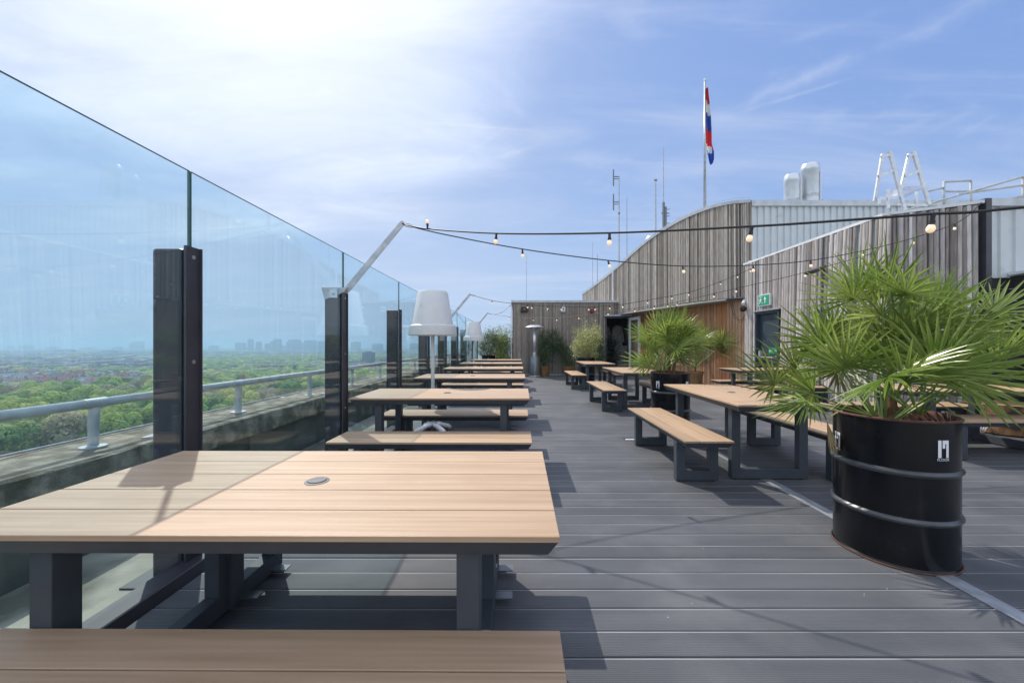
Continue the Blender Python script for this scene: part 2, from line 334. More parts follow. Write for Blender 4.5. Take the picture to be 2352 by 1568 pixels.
MB().box(-3.42, 22, -8, 27, GZ, -.34).build('building_body', M['ledge'], tw)
MB().box(-3.0, 22, -7.9, 26.9, -.338, -.12).build('roof_slab', M['ledge'], tw)
# deck: composite boards laid across, grooved
def deckmat():
    m = pmat('grooved_composite_decking', (.102, .108, .118), (.078, .084, .093), 2.2, .5, 0, (.4, 3, 3), rnd=.16, spec=.4, c3=(.15, .153, .158), s3=1.6, t3=(.48, .78))
    n = m.node_tree; b = n.nodes['Principled BSDF']; t = n.nodes.new('ShaderNodeTexCoord'); sx = n.nodes.new('ShaderNodeSeparateXYZ'); n.links.new(t.outputs['Object'], sx.inputs[0])
    mu = n.nodes.new('ShaderNodeMath'); mu.operation = 'MULTIPLY'; mu.inputs[1].default_value = 2*math.pi/.0092; n.links.new(sx.outputs[1], mu.inputs[0])
    sn = n.nodes.new('ShaderNodeMath'); sn.operation = 'SINE'; n.links.new(mu.outputs[0], sn.inputs[0])
    bp = n.nodes.new('ShaderNodeBump'); bp.inputs['Strength'].default_value = .7; bp.inputs['Distance'].default_value = .0016
    n.links.new(sn.outputs[0], bp.inputs['Height']); n.links.new(bp.outputs[0], b.inputs['Normal'])
    # pale scratches and crumbs
    oldc = b.inputs['Base Color'].links[0].from_socket
    vo = n.nodes.new('ShaderNodeTexVoronoi'); vo.inputs['Scale'].default_value = 9; n.links.new(t.outputs['Object'], vo.inputs['Vector'])
    lt = n.nodes.new('ShaderNodeMath'); lt.operation = 'LESS_THAN'; lt.inputs[1].default_value = .035; n.links.new(vo.outputs['Distance'], lt.inputs[0])
    ns = n.nodes.new('ShaderNodeTexNoise'); ns.inputs['Scale'].default_value = 2; n.links.new(t.outputs['Object'], ns.inputs['Vector'])
    gt = n.nodes.new('ShaderNodeMath'); gt.operation = 'GREATER_THAN'; gt.inputs[1].default_value = .55; n.links.new(ns.outputs['Fac'], gt.inputs[0])
    ml = n.nodes.new('ShaderNodeMath'); ml.operation = 'MULTIPLY'; n.links.new(lt.outputs[0], ml.inputs[0]); n.links.new(gt.outputs[0], ml.inputs[1])
    mx = n.nodes.new('ShaderNodeMix'); mx.data_type = 'RGBA'; n.links.new(ml.outputs[0], mx.inputs[0]); n.links.new(oldc, mx.inputs[6]); mx.inputs[7].default_value = (.4, .4, .38, 1)
    n.links.new(mx.outputs[2], b.inputs['Base Color']); return m
d = MB(); y = -1.0-.151*0+.0725
y0 = 1.622-.151*20
k = 0
while y0+.151*k < 20:
    a = y0+.151*k+.004; b_ = a+.151-.008; d.at = .01+.98*random.random()
    x = -1.83
    # chamfered board
    d.hexa([(x, a, -.024), (10, a, -.024), (10, b_, -.024), (x, b_, -.024)], [(x, a, -.003), (10, a, -.003), (10, b_, -.003), (x, b_, -.003)])
    d.add([(x, a, -.003), (10, a, -.003), (10, b_, -.003), (x, b_, -.003), (x, a+.004, 0), (10, a+.004, 0), (10, b_-.009, 0), (x, b_-.009, 0), (10, b_-.003, .0), (x, b_-.003, .0)], [(4, 5, 6, 7), (0, 1, 5, 4)])
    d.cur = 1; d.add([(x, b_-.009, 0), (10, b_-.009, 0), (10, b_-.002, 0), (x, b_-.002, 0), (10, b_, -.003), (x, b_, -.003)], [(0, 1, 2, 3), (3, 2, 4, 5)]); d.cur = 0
    k += 1
tag(d.build('deck', [deckmat(), pmat('board_edge_highlight', (.30, .305, .315), (.17, .175, .185), 3, .45, 0, (.5, 5, 1))]), kind='structure')  # second material paints a bright highlight line along each board edge
tag(MB().box(-1.83, 10, -1.5, 20, -.115, -.03).build('deck_underlay', M['black']), kind='structure')
tag(MB().box(2.385, 2.485, -.8, 16.4, .0015, .006).build('deck_strip', M['galv']), kind='structure')
g = thing('floor_plate', 'small pale metal plate let into the deck beside the benches', 'floor plate', (1.55, 5.38, 0))
MB().box(1.50, 1.62, 5.32, 5.37, .001, .006).build('plate', M['whitepaint'], g); MB().box(1.48, 1.62, 5.375, 5.42, .001, .004).build('slot', M['black'], g)
# outer ledge and parapet
tag(MB().box(-2.84, -1.985, -6, 24, -.1, -.06).build('ledge', M['ledge']), kind='structure')
pw = thing('parapet_wall', 'weathered lichen covered concrete parapet outside the glass screen', 'wall', (-3.1, 8, -.06))
cp = MB()
ys = [-6+i*.25 for i in range(121)]
rows = []
prof = [(-2.90, .34), (-2.83, .36), (-2.83, .555), (-2.85, .57), (-3.44, .575), (-3.47, .55), (-3.47, .2)]
for y in ys: rows.append([(px_+random.uniform(-.006, .006), y, pz+random.uniform(-.005, .005)) for px_, pz in prof])
n = len(prof)
cp.add([p for r in rows for p in r], [(i*n+j, i*n+j+1, (i+1)*n+j+1, (i+1)*n+j) for i in range(len(rows)-1) for j in range(n-1)])
cp.build('coping', M['concrete'], pw)
wl_ = MB(); wl_.box(-3.44, -2.905, -6, 24, -.34, .45)
for i in range(12): wl_.box(-2.905, -2.87, -5.5+i*2.4, -5.4+i*2.4, -.06, .34)
wl_.build('wall', M['shadewall'], pw)
gp = MB(); 
for y in (3.05, 5.8): gp.box(-3.0, -2.822, y, y+.10, .46, .585)
gp.build('joint_patch', M['galv'], pw)
rl = thing('railing', 'grey pipe railing on short posts along the concrete parapet', 'railing', (-3.1, 8, .57))
RX = -3.1
MB().tube([(RX, -3, .895), (RX, 24, .895)], .034, 14).build('pipe', M['rail'], rl, smooth=True)
for i in range(16):
    y = -1.55+1.45*i
    q = MB(); q.tube([(RX-.005, y, .57), (RX, y, .87)], .031, 12); q.lathe([(.075, 0), (.075, .012), (.04, .016)], (RX-.005, y, .572), 16, True); q.tube([(RX, y-.075, .895), (RX, y+.075, .895)], .037, 14)
    q.build('post', M['rail'], rl, smooth='auto')
wr = MB().tube([(-3.38, -3, .592), (-3.38, 24, .592)], .009, 6)
for i in range(14): wr.box(-3.45, -3.31, -1.0+1.6*i, -.94+1.6*i, .575, .583); wr.box(-3.39, -3.37, -1+1.6*i, -.96+1.6*i, .58, .60)
tag(wr.build('lightning_wire', M['galv']), 'thin metal wire clipped along the outer edge of the parapet', 'wire')

# ================================================================== GLASS SCREEN
def glassmat():
    m = bpy.data.materials.new('tinted_glass'); m.use_nodes = True; n = m.node_tree; n.nodes.clear()
    o = n.nodes.new('ShaderNodeOutputMaterial'); tr_ = n.nodes.new('ShaderNodeBsdfTransparent'); tr_.inputs[0].default_value = (.875, .955, .975, 1)
    gl = n.nodes.new('ShaderNodeBsdfGlossy'); gl.inputs['Roughness'].default_value = .0; gl.inputs[0].default_value = (.9, .95, .95, 1)
    lw = n.nodes.new('ShaderNodeLayerWeight'); lw.inputs[0].default_value = .5
    pw5 = n.nodes.new('ShaderNodeMath'); pw5.operation = 'POWER'; pw5.inputs[1].default_value = 4.6; n.links.new(lw.outputs['Facing'], pw5.inputs[0])
    fr = n.nodes.new('ShaderNodeMath'); fr.operation = 'MULTIPLY_ADD'; fr.inputs[1].default_value = .55; fr.inputs[2].default_value = .05; n.links.new(pw5.outputs[0], fr.inputs[0])
    ms = n.nodes.new('ShaderNodeMixShader'); n.links.new(fr.outputs[0], ms.inputs[0]); n.links.new(tr_.outputs[0], ms.inputs[1]); n.links.new(gl.outputs[0], ms.inputs[2])
    n.links.new(ms.outputs[0], o.inputs[0]); return m
M['glass'] = glassmat()
M['glassedge'] = pmat('green_glass_edge', (.03, .12, .10), (.02, .08, .07), 4, .2)
GX = -1.95; PY = [2.28+2.0*i for i in range(-1, 9)]
GL = thing('glass_screen', 'row of tall blue tinted glass panes along the terrace edge', 'glass screen', (GX, 8, .06))
for i, y in enumerate(PY[:-1]):
    ya, yb = y+.008, y+2-.008
    b = MB(); b.add([(GX, ya, .045), (GX, yb, .045), (GX, yb, 2.352), (GX, ya, 2.352)], [(0, 1, 2, 3)]); b.add([(GX-.012, ya, .045), (GX-.012, yb, .045), (GX-.012, yb, 2.352), (GX-.012, ya, 2.352)], [(3, 2, 1, 0)])
    pane = b.build('glass_pane', M['glass'], GL)
    e = MB(); e.box(GX-.012, GX, ya, yb, 2.352, 2.3535); e.box(GX-.0125, GX+.0005, ya-.003, ya, .045, 2.3535); e.box(GX-.0125, GX+.0005, yb, yb+.003, .045, 2.3535)
    e.build('pane_edge', M['glassedge'], pane)
kb = MB(); kb.box(GX-.04, -1.868, -.5, 19, -.12, .055); kb.hexa([(-1.868, -.5, -.1), (-1.80, -.5, -.1), (-1.80, 19, -.1), (-1.868, 19, -.1)], [(-1.868, -.5, .054), (-1.862, -.5, .05), (-1.862, 19, .05), (-1.868, 19, .054)])
kb.build('base_channel', M['post'], GL)
for i, y in enumerate(PY[1:]):
    top = 1.90 if i else 1.90
    lab = ['dark steel post clamping the glass nearest the camera', 'dark steel post with a string light arm behind the second table', 'plain dark steel post just past the first light arm'][i] if i < 3 else None
    t = thing('screen_post', lab or 'dark steel glass post standing %s' % ['just behind the large white pot lamp', 'beside the second light arm', 'third after the large pot lamp', 'beside the small white pot lamp', 'last before the planted corner', 'by the planted corner'][min(i-3, 5)], 'post', (GX, y, 0), 'posts of the glass screen')
    # outer column: rounded rectangular section, outside the glass
    q = MB(); x0, x1, y_0, y_1 = GX-.20, GX-.022, y-.035, y+.035
    q.box(x0, x1, y_0, y_1, -.06, top-.01)
    q.build('column', M['post'], t, bevel=.02)
    q = MB(); q.box(GX+.004, GX+.018, y-.05, y+.05, .0, top); q.box(GX+.004, GX+.03, y+.042, y+.052, .0, top)
    q.build('clamp_plate', M['post'], t)
    for z in (.16, .62, 1.22, 1.84): 
        s_ = MB(); 
        s_.tube([(GX+.018, y, z), (GX+.0215, y, z)], .012, 12); s_.build('bolt', M['screw'], t)
    fb = MB().box(GX-.30, GX-.02, y-.12, y+.12, -.06, -.05); fb.build('foot_plate', M['darkmetal'], t)
ARM = [4.28, 10.28, 16.28]
ARMEND = []
for i, y in enumerate(ARM):
    t = thing('light_bracket', 'grey steel arm slanting up from the %s' % ['glass post behind the second table', 'glass post past the large pot lamp', 'glass post past the small pot lamp'][i], 'bracket arm', (GX+.03, y, 1.9), 'string light arms on the glass posts')
    q = MB(); a = Vector((GX+.045, y-.02, 1.93)); b = Vector((-1.29, y-.02, 2.67)); q.bar(a, b, .012, .062, (1, 0, 0)) if False else None
    dr = (b-a).normalized(); up = Vector((-dr.z, 0, dr.x))
    pts = []
    prof = [a-up*.034, b-up*.028]
    for k in range(7):
        an = -math.pi/2+math.pi*k/6; prof.append(b+dr*.028*math.cos(an)+up*.028*math.sin(an))
    prof += [b+up*.028, a+up*.034]
    f0 = [(p.x, y-.026, p.z) for p in prof]; f1 = [(p.x, y-.014, p.z) for p in prof]
    q.hexa(f1, f0); q.build('arm', M['galv'], t)
    q = MB(); q.box(GX-.215, GX+.055, y-.042, y+.0365, top+.012-.11, top+.03) if False else q.hexa([(GX-.19, y-.045, 1.82), (GX+.02, y-.045, 1.90), (GX+.02, y+.045, 1.90), (GX-.19, y+.045, 1.82)][::1], [(GX-.225, y-.045, 1.955), (GX+.065, y-.045, 1.955), (GX+.065, y+.045, 1.955), (GX-.225, y+.045, 1.955)])
    q.build('bracket', M['galv'], t)
    q = MB(); q.box(GX-.13, GX-.04, y-.062, y-.047, 1.84, 1.94); q.sphere((GX-.085, y-.066, 1.885), .014, 8); q.build('clamp', M['alu'], t)
    ARMEND.append(Vector((-1.29, y-.02, 2.67)))

# ================================================================== TABLES AND BENCHES
def make_furn(kind):
    tb = kind == 'table'
    L, W, H, nb = (1.87, .885, .77, 5) if tb else (1.85, .445, .45, 3)
    root = thing('picnic_table' if tb else 'bench', 'x', kind)
    m = MB(); bw = W/nb
    for i in range(nb):
        m.at = .05+.9*random.random()
        m.box(-L/2, L/2, -W/2+i*bw+(.0025 if i else 0), -W/2+(i+1)*bw-(.0025 if i < nb-1 else 0), H-.018, H)
    o = m.build('tabletop' if tb else 'seat', M['board'], root, bevel=.0025)
    a = .004; s_ = .032; z1 = H-.0185; z0 = z1-.05
    MB().hexa([(-L/2+s_, -W/2+s_, z0), (L/2-s_, -W/2+s_, z0), (L/2-s_, W/2-s_, z0), (-L/2+s_, W/2-s_, z0)],
              [(-L/2+a, -W/2+a, z1), (L/2-a, -W/2+a, z1), (L/2-a, W/2-a, z1), (-L/2+a, W/2-a, z1)]).build('apron', M['darkmetal'], root)
    fw = .74 if tb else .405; pw_ = .085; pt = .07; rh = .095
    for sx in (-1, 1):
        cx = sx*(L/2-.275); m = MB(); x0, x1 = cx-pt/2, cx+pt/2
        for sy in (-1, 1):                      # posts mitred into the rail
            yo, yi = sy*fw/2, sy*(fw/2-pw_)
            lo = [(x0, yo, .012), (x1, yo, .012), (x1, yi, .012+rh), (x0, yi, .012+rh)]
            hi = [(x0, yo, z0), (x1, yo, z0), (x1, yi, z0), (x0, yi, z0)]
            if sy > 0: lo.reverse(); hi.reverse()
            m.hexa(lo[::-1] if False else lo, hi)
        f2 = fw/2
        m.add([(x, y, z) for x in (x0, x1) for y, z in ((-f2, .012), (f2, .012), (f2-pw_, .012+rh-.001), (-f2+pw_, .012+rh-.001))], [(3, 2, 1, 0), (4, 5, 6, 7), (0, 1, 5, 4), (2, 3, 7, 6)])
        fr = m.build('leg_frame', M['darkmetal'], root, bevel=.003)
        for sy in (-1, 1):
            MB().box(x1 if True else 0, x1+.085, sy*.12-.028, sy*.12+.028, .03, .036).build('fixing_tab', M['tank'], fr)
            MB().lathe([(.016, 0), (.016, .012)], (cx, sy*(f2-.04), 0), 10, True).build('foot', M['black'], fr)
    if tb:
        q = MB(); q.lathe([(.046, 0), (.046, .002), (.036, .003), (.034, .007), (.001, .0075)], (0, 0, H), 28); q.build('hole_cap', M['capgrey'], root, smooth='auto')
    return root
proto = {}
def place(kind, x, y, rz, label, group):
    if kind not in proto: proto[kind] = o = make_furn(kind); o.location = (x, y, 0); o.rotation_euler = (0, 0, rz); o['label'] = label; o['group'] = group; return o
    return copy_tree(proto[kind], (x, y, 0), rz, label, group)
TG = 'long tan and charcoal picnic tables'; BG = 'long tan and charcoal benches'
ordl = ['nearest the camera in the foreground', 'second from the camera beside the glass', 'third in the row beside the glass', 'fourth in the row beside the glass', 'fifth in the row beside the glass', 'farthest in the row beside the glass']
lt = [1.105, 3.96, 6.4, 8.92, 11.4, 14.0]
for i, tn in enumerate(lt):
    xm = -.812
    place('table', xm, tn+.4425, R(-.35), 'tan slatted picnic table, ' + ordl[i].replace('from the camera beside the glass','by the glass').replace('in the row beside the glass','by the glass'), TG)
    nb_ = .73 if i == 0 else tn-.535
    place('bench', xm+.013, nb_+.2225, R(-.35), 'tan bench on the near side of the table ' + ordl[i].replace('from the camera beside the glass','by the glass').replace('in the row beside the glass','by the glass').replace(' in the foreground', ''), BG)
    place('bench', xm+.013, tn+.767+.2225, R(-.2), 'tan bench on the far side of the table ' + ordl[i].replace('from the camera beside the glass','by the glass').replace('in the row beside the glass','by the glass').replace(' in the foreground', ''), BG)
def rt(kind, x0, x1, y0, y1, label, along='y', rz=0):
    place(kind, (x0+x1)/2, (y0+y1)/2, (R(90) if along == 'y' else 0)+R(rz), label, TG if kind == 'table' else BG)
rt('table', 2.03, 2.92, 3.51, 5.38, 'tan picnic table beside the near black palm barrel, end towards the camera', rz=-.8)
rt('bench', 1.515, 1.96, 3.465, 5.31, 'long tan bench at the open left side of the table beside the near palm', rz=-.3)
rt('bench', 3.0, 3.44, 3.45, 5.3, 'tan bench between the near table and the wall, half hidden by palm leaves')
rt('table', 2.08, 2.97, 7.6, 9.47, 'tan picnic table left of the second palm barrel')
rt('bench', 1.645, 2.09, 7.35, 9.2, 'tan bench on the left of the table by the second palm barrel')
rt('bench', 2.8, 3.24, 7.1, 8.95, 'tan bench mostly hidden behind the second palm barrel')
rt('table', 1.96, 2.85, 11.2, 13.07, 'farthest tan picnic table in front of the pale leafy bush')
rt('bench', 1.56, 2.0, 11.1, 12.95, 'small looking bench left of the farthest right hand table')
rt('bench', 2.84, 3.28, 11.3, 13.1, 'bench right of the farthest right hand table, mostly hidden')
rt('table', 4.85, 6.72, 8.36, 9.24, 'tan picnic table standing crosswise before the blue exit door', 'x')
rt('bench', 4.86, 6.71, 9.22, 9.66, 'bench on the door side of the crosswise table', 'x')
rt('bench', 4.80, 6.65, 7.88, 8.32, 'bench on the camera side of the crosswise table by the exit door', 'x')
rt('table', 4.76, 6.62, 4.57, 5.45, 'tan picnic table behind the big palm by the log', 'x')
rt('bench', 4.83, 6.68, 4.36, 4.80, 'bench right of the near black barrel in front of the log', 'x')
rt('bench', 4.76, 6.60, 5.42, 5.86, 'bench behind the big palm on the far side of its table', 'x')

# ================================================================== BARREL PLANTERS AND PALMS
def text_mesh(s, size):
    cu = bpy.data.curves.new('t', 'FONT'); cu.body = s; cu.size = size; cu.extrude = 0; cu.align_x = 'CENTER'; cu.offset = .0; cu.resolution_u = 3
    o = bpy.data.objects.new('t', cu); C.objects.link(o); dg = bpy.context.evaluated_depsgraph_get(); dg.update()
    me = bpy.data.meshes.new_from_object(o.evaluated_get(dg)); vs = [tuple(v.co) for v in me.vertices]; fs = [tuple(p.vertices) for p in me.polygons]
    bpy.data.objects.remove(o); bpy.data.curves.remove(cu); bpy.data.meshes.remove(me); return vs, fs
FLOORTXT = text_mesh('FLOOR', .0215)
def drum(loc, label, logos, r=.3, h=.88):
    t = thing('barrel_planter', label, 'planter', loc, 'black oil drum planters'); x, y, z = loc
    prof = [(r-.004, 0), (r+.004, .003), (r+.005, .014), (r-.002, .022)]
    for zb in (.288, .568): MB().lathe([(r-.002, zb-.018), (r+.004, zb-.011), (r+.012, zb-.003), (r+.0135, zb+.003), (r+.010, zb+.009), (r+.003, zb+.016), (r-.002, zb+.020)], loc, 72).build('rib', M['rib'], t, smooth=True)
    prof += [(r-.001, h-.01)]
    MB().lathe(prof, loc, 72).build('body', M['drum'], t, smooth='auto')
    MB().lathe([(r-.001, h-.013), (r+.007, h-.01), (r+.008, h-.001), (r, h+.004), (r-.008, h), (r-.01, h-.02), (r-.012, h-.16)], loc, 72).build('rim', M['rust'], t, smooth=True)
    MB().lathe([(r-.002, .0), (r+.009, .002), (r+.0085, .011), (r+.004, .0125)], loc, 72).build('bottom_rim', M['rust'], t, smooth=True)
    s_ = MB(); n = 26; s_.lathe([(.001, h-.06)]+[((r-.012)*k/5, h-.07+.02*math.cos(k)) for k in range(1, 6)], loc, n); s_.build('soil', M['soil'], t)
    for az, zc in logos:
        q = MB()
        def wrap(vs): return [(x+(r+.0025)*math.sin(az+u/r), y-(r+.0025)*math.cos(az+u/r), z+zc+v) for u, v in vs]
        def rect(u0, u1, v0, v1):
            k = 4; vs = [(u0+(u1-u0)*i/k, v) for v in (v0, v1) for i in range(k+1)]
            q.add(wrap(vs), [(i, i+1, k+2+i, k+1+i) for i in range(k)])
        rect(-.030, -.012, -.05, .05); rect(-.006, .030, .030, .05); rect(-.006, .009, .004, .030); rect(.015, .030, -.05, .030)
        vs, fs = FLOORTXT; q.add(wrap([(a*1.0, b-.068) for a, b, c in vs]), fs)
        q.build('logo', M['stick'], t)
    return t
D1 = (2.43, 2.49, 0); D2 = (2.467, 6.22, 0)
def azpx(D, px):                    # azimuth on the drum facing the measured column
    best = min((abs(((D[0]+.3*math.sin(a))/(D[1]-.3*math.cos(a)))-(px-CX)/FPX), a) for a in [R(k*.5) for k in range(-320, 200)] if ((D[0]+.3*math.sin(a)-0)*math.sin(a)-(D[1]-.3*math.cos(a))*math.cos(a)) < 0)
    return best[1]
drum(D1, 'large black oil drum planter with 17 floor logo in the right foreground', [(azpx(D1, 2166), .725), (azpx(D1, 1924), .69)])
drum(D2, 'black oil drum planter with two logos beyond the near bench, under the second palm', [(azpx(D2, 1511), .70), (azpx(D2, 1578), .70)])

def frond(mb, base, az, el, pet, rad, nseg, rg, droop=.25, fan=105):
    """fan leaf: curved stalk then a pleated fan of narrow segments. materials: 0 leaf 1 stalk"""
    b = Vector(base); d = Vector((math.cos(az)*math.cos(el), math.sin(az)*math.cos(el), math.sin(el)))
    pts = [b]; p = b.copy(); k = 5
    for i in range(k): d = (d+Vector((0, 0, -1))*droop*.07*(1-.3*abs(d.z))).normalized(); p = p+d*pet/k; pts.append(p.copy())
    mb.cur = 1; mb.at = .5; mb.tube(pts, [.008-.0008*i for i in range(k+1)], 4, False)
    f = (d+Vector((0, 0, -.12*droop))).normalized(); s_ = f.cross(Vector((0, 0, 1)))
    if s_.length < .05: s_ = Vector((1, 0, 0))
    s_.normalize(); up = s_.cross(f); roll = rg.uniform(-1.2, 1.2)
    s2 = s_*math.cos(roll)+up*math.sin(roll); n2 = up*math.cos(roll)-s_*math.sin(roll)
    # the blade is tipped back a little
    tip = rg.uniform(-.3, .8); f2 = f*math.cos(tip)+n2*(-math.sin(tip)); n2 = n2*math.cos(tip)+f*math.sin(tip)
    mb.cur = 0; base_at = rg.uniform(.05, .95)
    for j in range(nseg):
        th = R(-fan+2*fan*(j+.5)/nseg+rg.uniform(-2, 2)); dr = f2*math.cos(th)+s2*math.sin(th)+n2*(.22*math.cos(th)-.05+.10*(j % 2))
        dr.normalize(); L = rad*(.72+.28*math.cos(th*.8))*rg.uniform(.88, 1.08)
        side = n2.cross(dr).normalized(); nn = dr.cross(side); wd = rad*.027*rg.uniform(.85, 1.15)*(1 if nseg > 18 else 1.3)
        mb.at = min(max(base_at+rg.uniform(-.12, .12), .02), .98)
        q = p.copy(); dd = dr.copy(); vs = []; ns = 6; dp = droop*rg.uniform(.3, 1.3)
        for i in range(ns+1):
            t = i/ns; ww = wd*(.25+1.5*t if t < .45 else .93*(1-(t-.45)/.55)**.75)
            vs += [q-side*ww+nn*ww*.5, q, q+side*ww+nn*ww*.5]
            dd = (dd+Vector((0, 0, -1))*dp*.10*(t**2)*2).normalized(); q = q+dd*L/ns
        fs = []
        for i in range(ns): a = 3*i; fs += [(a, a+1, a+4, a+3), (a+1, a+2, a+5, a+4)]
        mb.add(vs, fs)
def palm(loc, label, nfr, seed, pet=(.3, .6), rad=(.36, .5), nseg=26, crowns=((0, 0, 0),), z0=.84, stem=.1, elr=(5, 86), group=None, bias=None, dead=0):
    t = thing('fan_palm', label, 'palm', loc, 'green fan palms in pots'); rg = random.Random(seed); x, y, z = loc
    for ci, (cx, cy, ch) in enumerate(crowns):
        q = MB(); q.tube([(x+cx*.5, y+cy*.5, z+z0-.06), (x+cx*.8, y+cy*.8, z+z0+ch*.5), (x+cx, y+cy, z+z0+ch+.01)], [.034, .028, .02], 8); q.build('trunk', M['fibre'], t)
    for i in range(nfr):
        c = crowns[i % len(crowns)]; u_ = (i+.5)/nfr
        el = R(elr[0]+(elr[1]-elr[0])*(u_**.85)); az = i*2.39996+rg.uniform(-.3, .3)
        if not R(125) < az % (2*math.pi) < R(245): el = max(el, R(26))
        if az % (2*math.pi) > R(243): el = max(el, R(48))
        b = (x+c[0]+.02*math.cos(az), y+c[1]+.02*math.sin(az), z+z0+c[2])
        m = MB(); frond(m, b, az, el, rg.uniform(*pet)*(.85+.25*u_), rg.uniform(*rad), nseg, rg, droop=rg.uniform(.25, .8))
        m.build('frond', [M['frond'], M['petiole']], t, smooth=False)
    for i in range(dead):
        a = R(168+14*i); b = (x+.28*math.cos(a), y+.28*math.sin(a), z+z0+.04)
        m = MB(); frond(m, b, a, R(5), .12, .24, 16, rg, droop=5, fan=32); m.build('dry_frond', [M['frondold'], M['frondold']], t)
    return t
palm((D1[0], D1[1], 0), 'biggest fan palm with bright pleated leaves filling the right foreground', 48, 3, (.38, .66), (.33, .44), 26, ((-.05, .0, -.04), (.08, .08, .12), (.15, -.02, .04), (.08, .10, .24), (-.02, .10, .0)), dead=1)
palm((D2[0], D2[1], 0), 'medium fan palm in the second black barrel, in front of the brown wall', 42, 9, (.28, .56), (.34, .46), 22, ((-.12, 0, .05), (.1, .05, .2), (.02, .1, .35)))
# pot palm by the brown wall
def pot(loc, r, h, label, mat='terra', cat='flower pot', group='brown glazed flower pots'):
    t = thing('flower_pot', label, cat, loc, group)
    MB().lathe([(r*.68, 0), (r*.8, h*.4), (r*.93, h*.85), (r*1.0, h*.87), (r*1.02, h), (r*.93, h), (r*.9, h*.88)], loc, 28).build('pot_body', M[mat], t, smooth='auto')
    MB().lathe([(.001, h*.9), (r*.92, h*.88)], loc, 20).build('soil', M['soil'], t); return t
pot((5.55, 12.0, 0), .25, .5, 'round brown pot under the palm against the rusty brown wall')
palm((5.55, 12.0, 0), 'sparse fan palm leaning right against the rusty brown wall', 22, 21, (.7, 1.15), (.5, .66), 20, ((0, 0, .15),), z0=.45, elr=(10, 80))

# ================================================================== SHRUBS
def shrub(name, label, loc, z0, blobs, n, leaf, mat, seed, stems=7, asp=.32, group=None):
    rg = np.random.default_rng(seed); t = thing(name, label, 'shrub', loc, group); x, y, z = loc
    P_ = []; N_ = []; tot = sum(b[3]*b[4]*b[5] for b in blobs)
    for bx, by, bz, rx, ry, rz in blobs:
        k = max(int(n*rx*ry*rz/tot), 20); dv = rg.normal(size=(k, 3)); dv /= np.linalg.norm(dv, axis=1, keepdims=True)
        rr = rg.uniform(.25, 1.0, (k, 1))**.5*(1+.18*np.sin(dv[:, :1]*7+seed)+.15*np.cos(dv[:, 2:]*9))
        P_.append(np.array([bx, by, bz])+dv*rr*np.array([rx, ry, rz])); N_.append(dv*.5+rg.normal(size=(k, 3))*.8+np.array([0, 0, .4]))
    P_ = np.concatenate(P_); N_ = np.concatenate(N_)
    # clumping: leaves gather on twigs
    tw_ = P_[rg.integers(0, len(P_), len(P_)//9)]; idx = rg.integers(0, len(tw_), len(P_)); P_ = tw_[idx]*.72+P_*.28*0+tw_[idx]*.28+rg.normal(size=P_.shape)*leaf*1.9
    V, F = quads(P_, N_, leaf*rg.uniform(.6, 1.25, len(P_)), asp, rg)
    link_np('foliage', V, F, M[mat], t, np.repeat(rg.uniform(.02, .98, len(tw_)), 1)[idx])
    s_ = MB(); r2 = random.Random(seed)
    for i in range(stems):
        q = P_[r2.randrange(len(P_))]; s_.tube([(x+r2.uniform(-.08, .08), y+r2.uniform(-.06, .06), z+z0), (x+q[0]*.45, y+q[1]*.45, z+z0+(q[2]-z0)*.5), (x+q[0], y+q[1], z+q[2])], [.012, .009, .004], 5)
    s_.build('stem', M['trunk'], t)
    return t
drum((2.45, 13.75, 0), 'black oil drum planter under the pale variegated bush', [])
shrub('bush', 'pale variegated bush in a black drum before the cane shed', (2.45, 13.75, 0), .85,
      [(0, 0, 1.4, .5, .42, .5), (-.15, 0, 1.25, .42, .4, .4), (.18, 0, 1.6, .38, .36, .36), (-.05, 0, 2.0, .12, .12, .33), (.2, 0, 2.0, .1, .1, .25), (.38, 0, 1.75, .12, .12, .3), (-.3, 0, 1.7, .14, .12, .25)], 6500, .034, 'leafvar', 5, 12)
pot((1.12, 16.15, 0), .24, .42, 'brown pot beside the patio heater under a dark climbing shrub')
shrub('climbing_shrub', 'dark green climbing shrub right beside the patio heater', (1.12, 16.2, 0), .4, [(0, .1, 1.1, .30, .22, .42), (-.05, .15, 1.6, .22, .15, .4), (.05, 0, .7, .22, .2, .25)], 2600, .04, 'leafdark', 6)
pot((2.15, 16.2, 0), .26, .42, 'brown pot at the shed wall left of the pale bush')
shrub('climbing_shrub', 'dark green shrub on the shed wall left of the pale bush', (2.15, 16.3, 0), .4, [(-.55, .2, 1.45, .36, .2, .5), (-.3, .15, 1.0, .42, .2, .42), (.05, 0, .72, .34, .22, .3), (-.6, .2, 1.85, .14, .1, .2)], 3400, .04, 'leafdark', 7)
shrub('climbing_shrub', 'dark shrub squeezed between the pale bush and the open doorway', (3.45, 16.35, 0), .1, [(0, 0, .9, .28, .2, .6), (.0, 0, 1.4, .2, .15, .35)], 2000, .04, 'leafdark', 8)
drum((-1.3, 16.85, 0), 'black drum planter at the far end by the shed corner', [(R(0), .68)])
shrub('bush', 'round olive green bush in the drum at the far left corner', (-1.3, 16.85, 0), .85, [(0, 0, 1.35, .5, .4, .5), (.1, 0, 1.65, .35, .3, .4), (-.3, 0, 1.15, .3, .3, .25)], 4200, .04, 'leafolive', 11, 12)
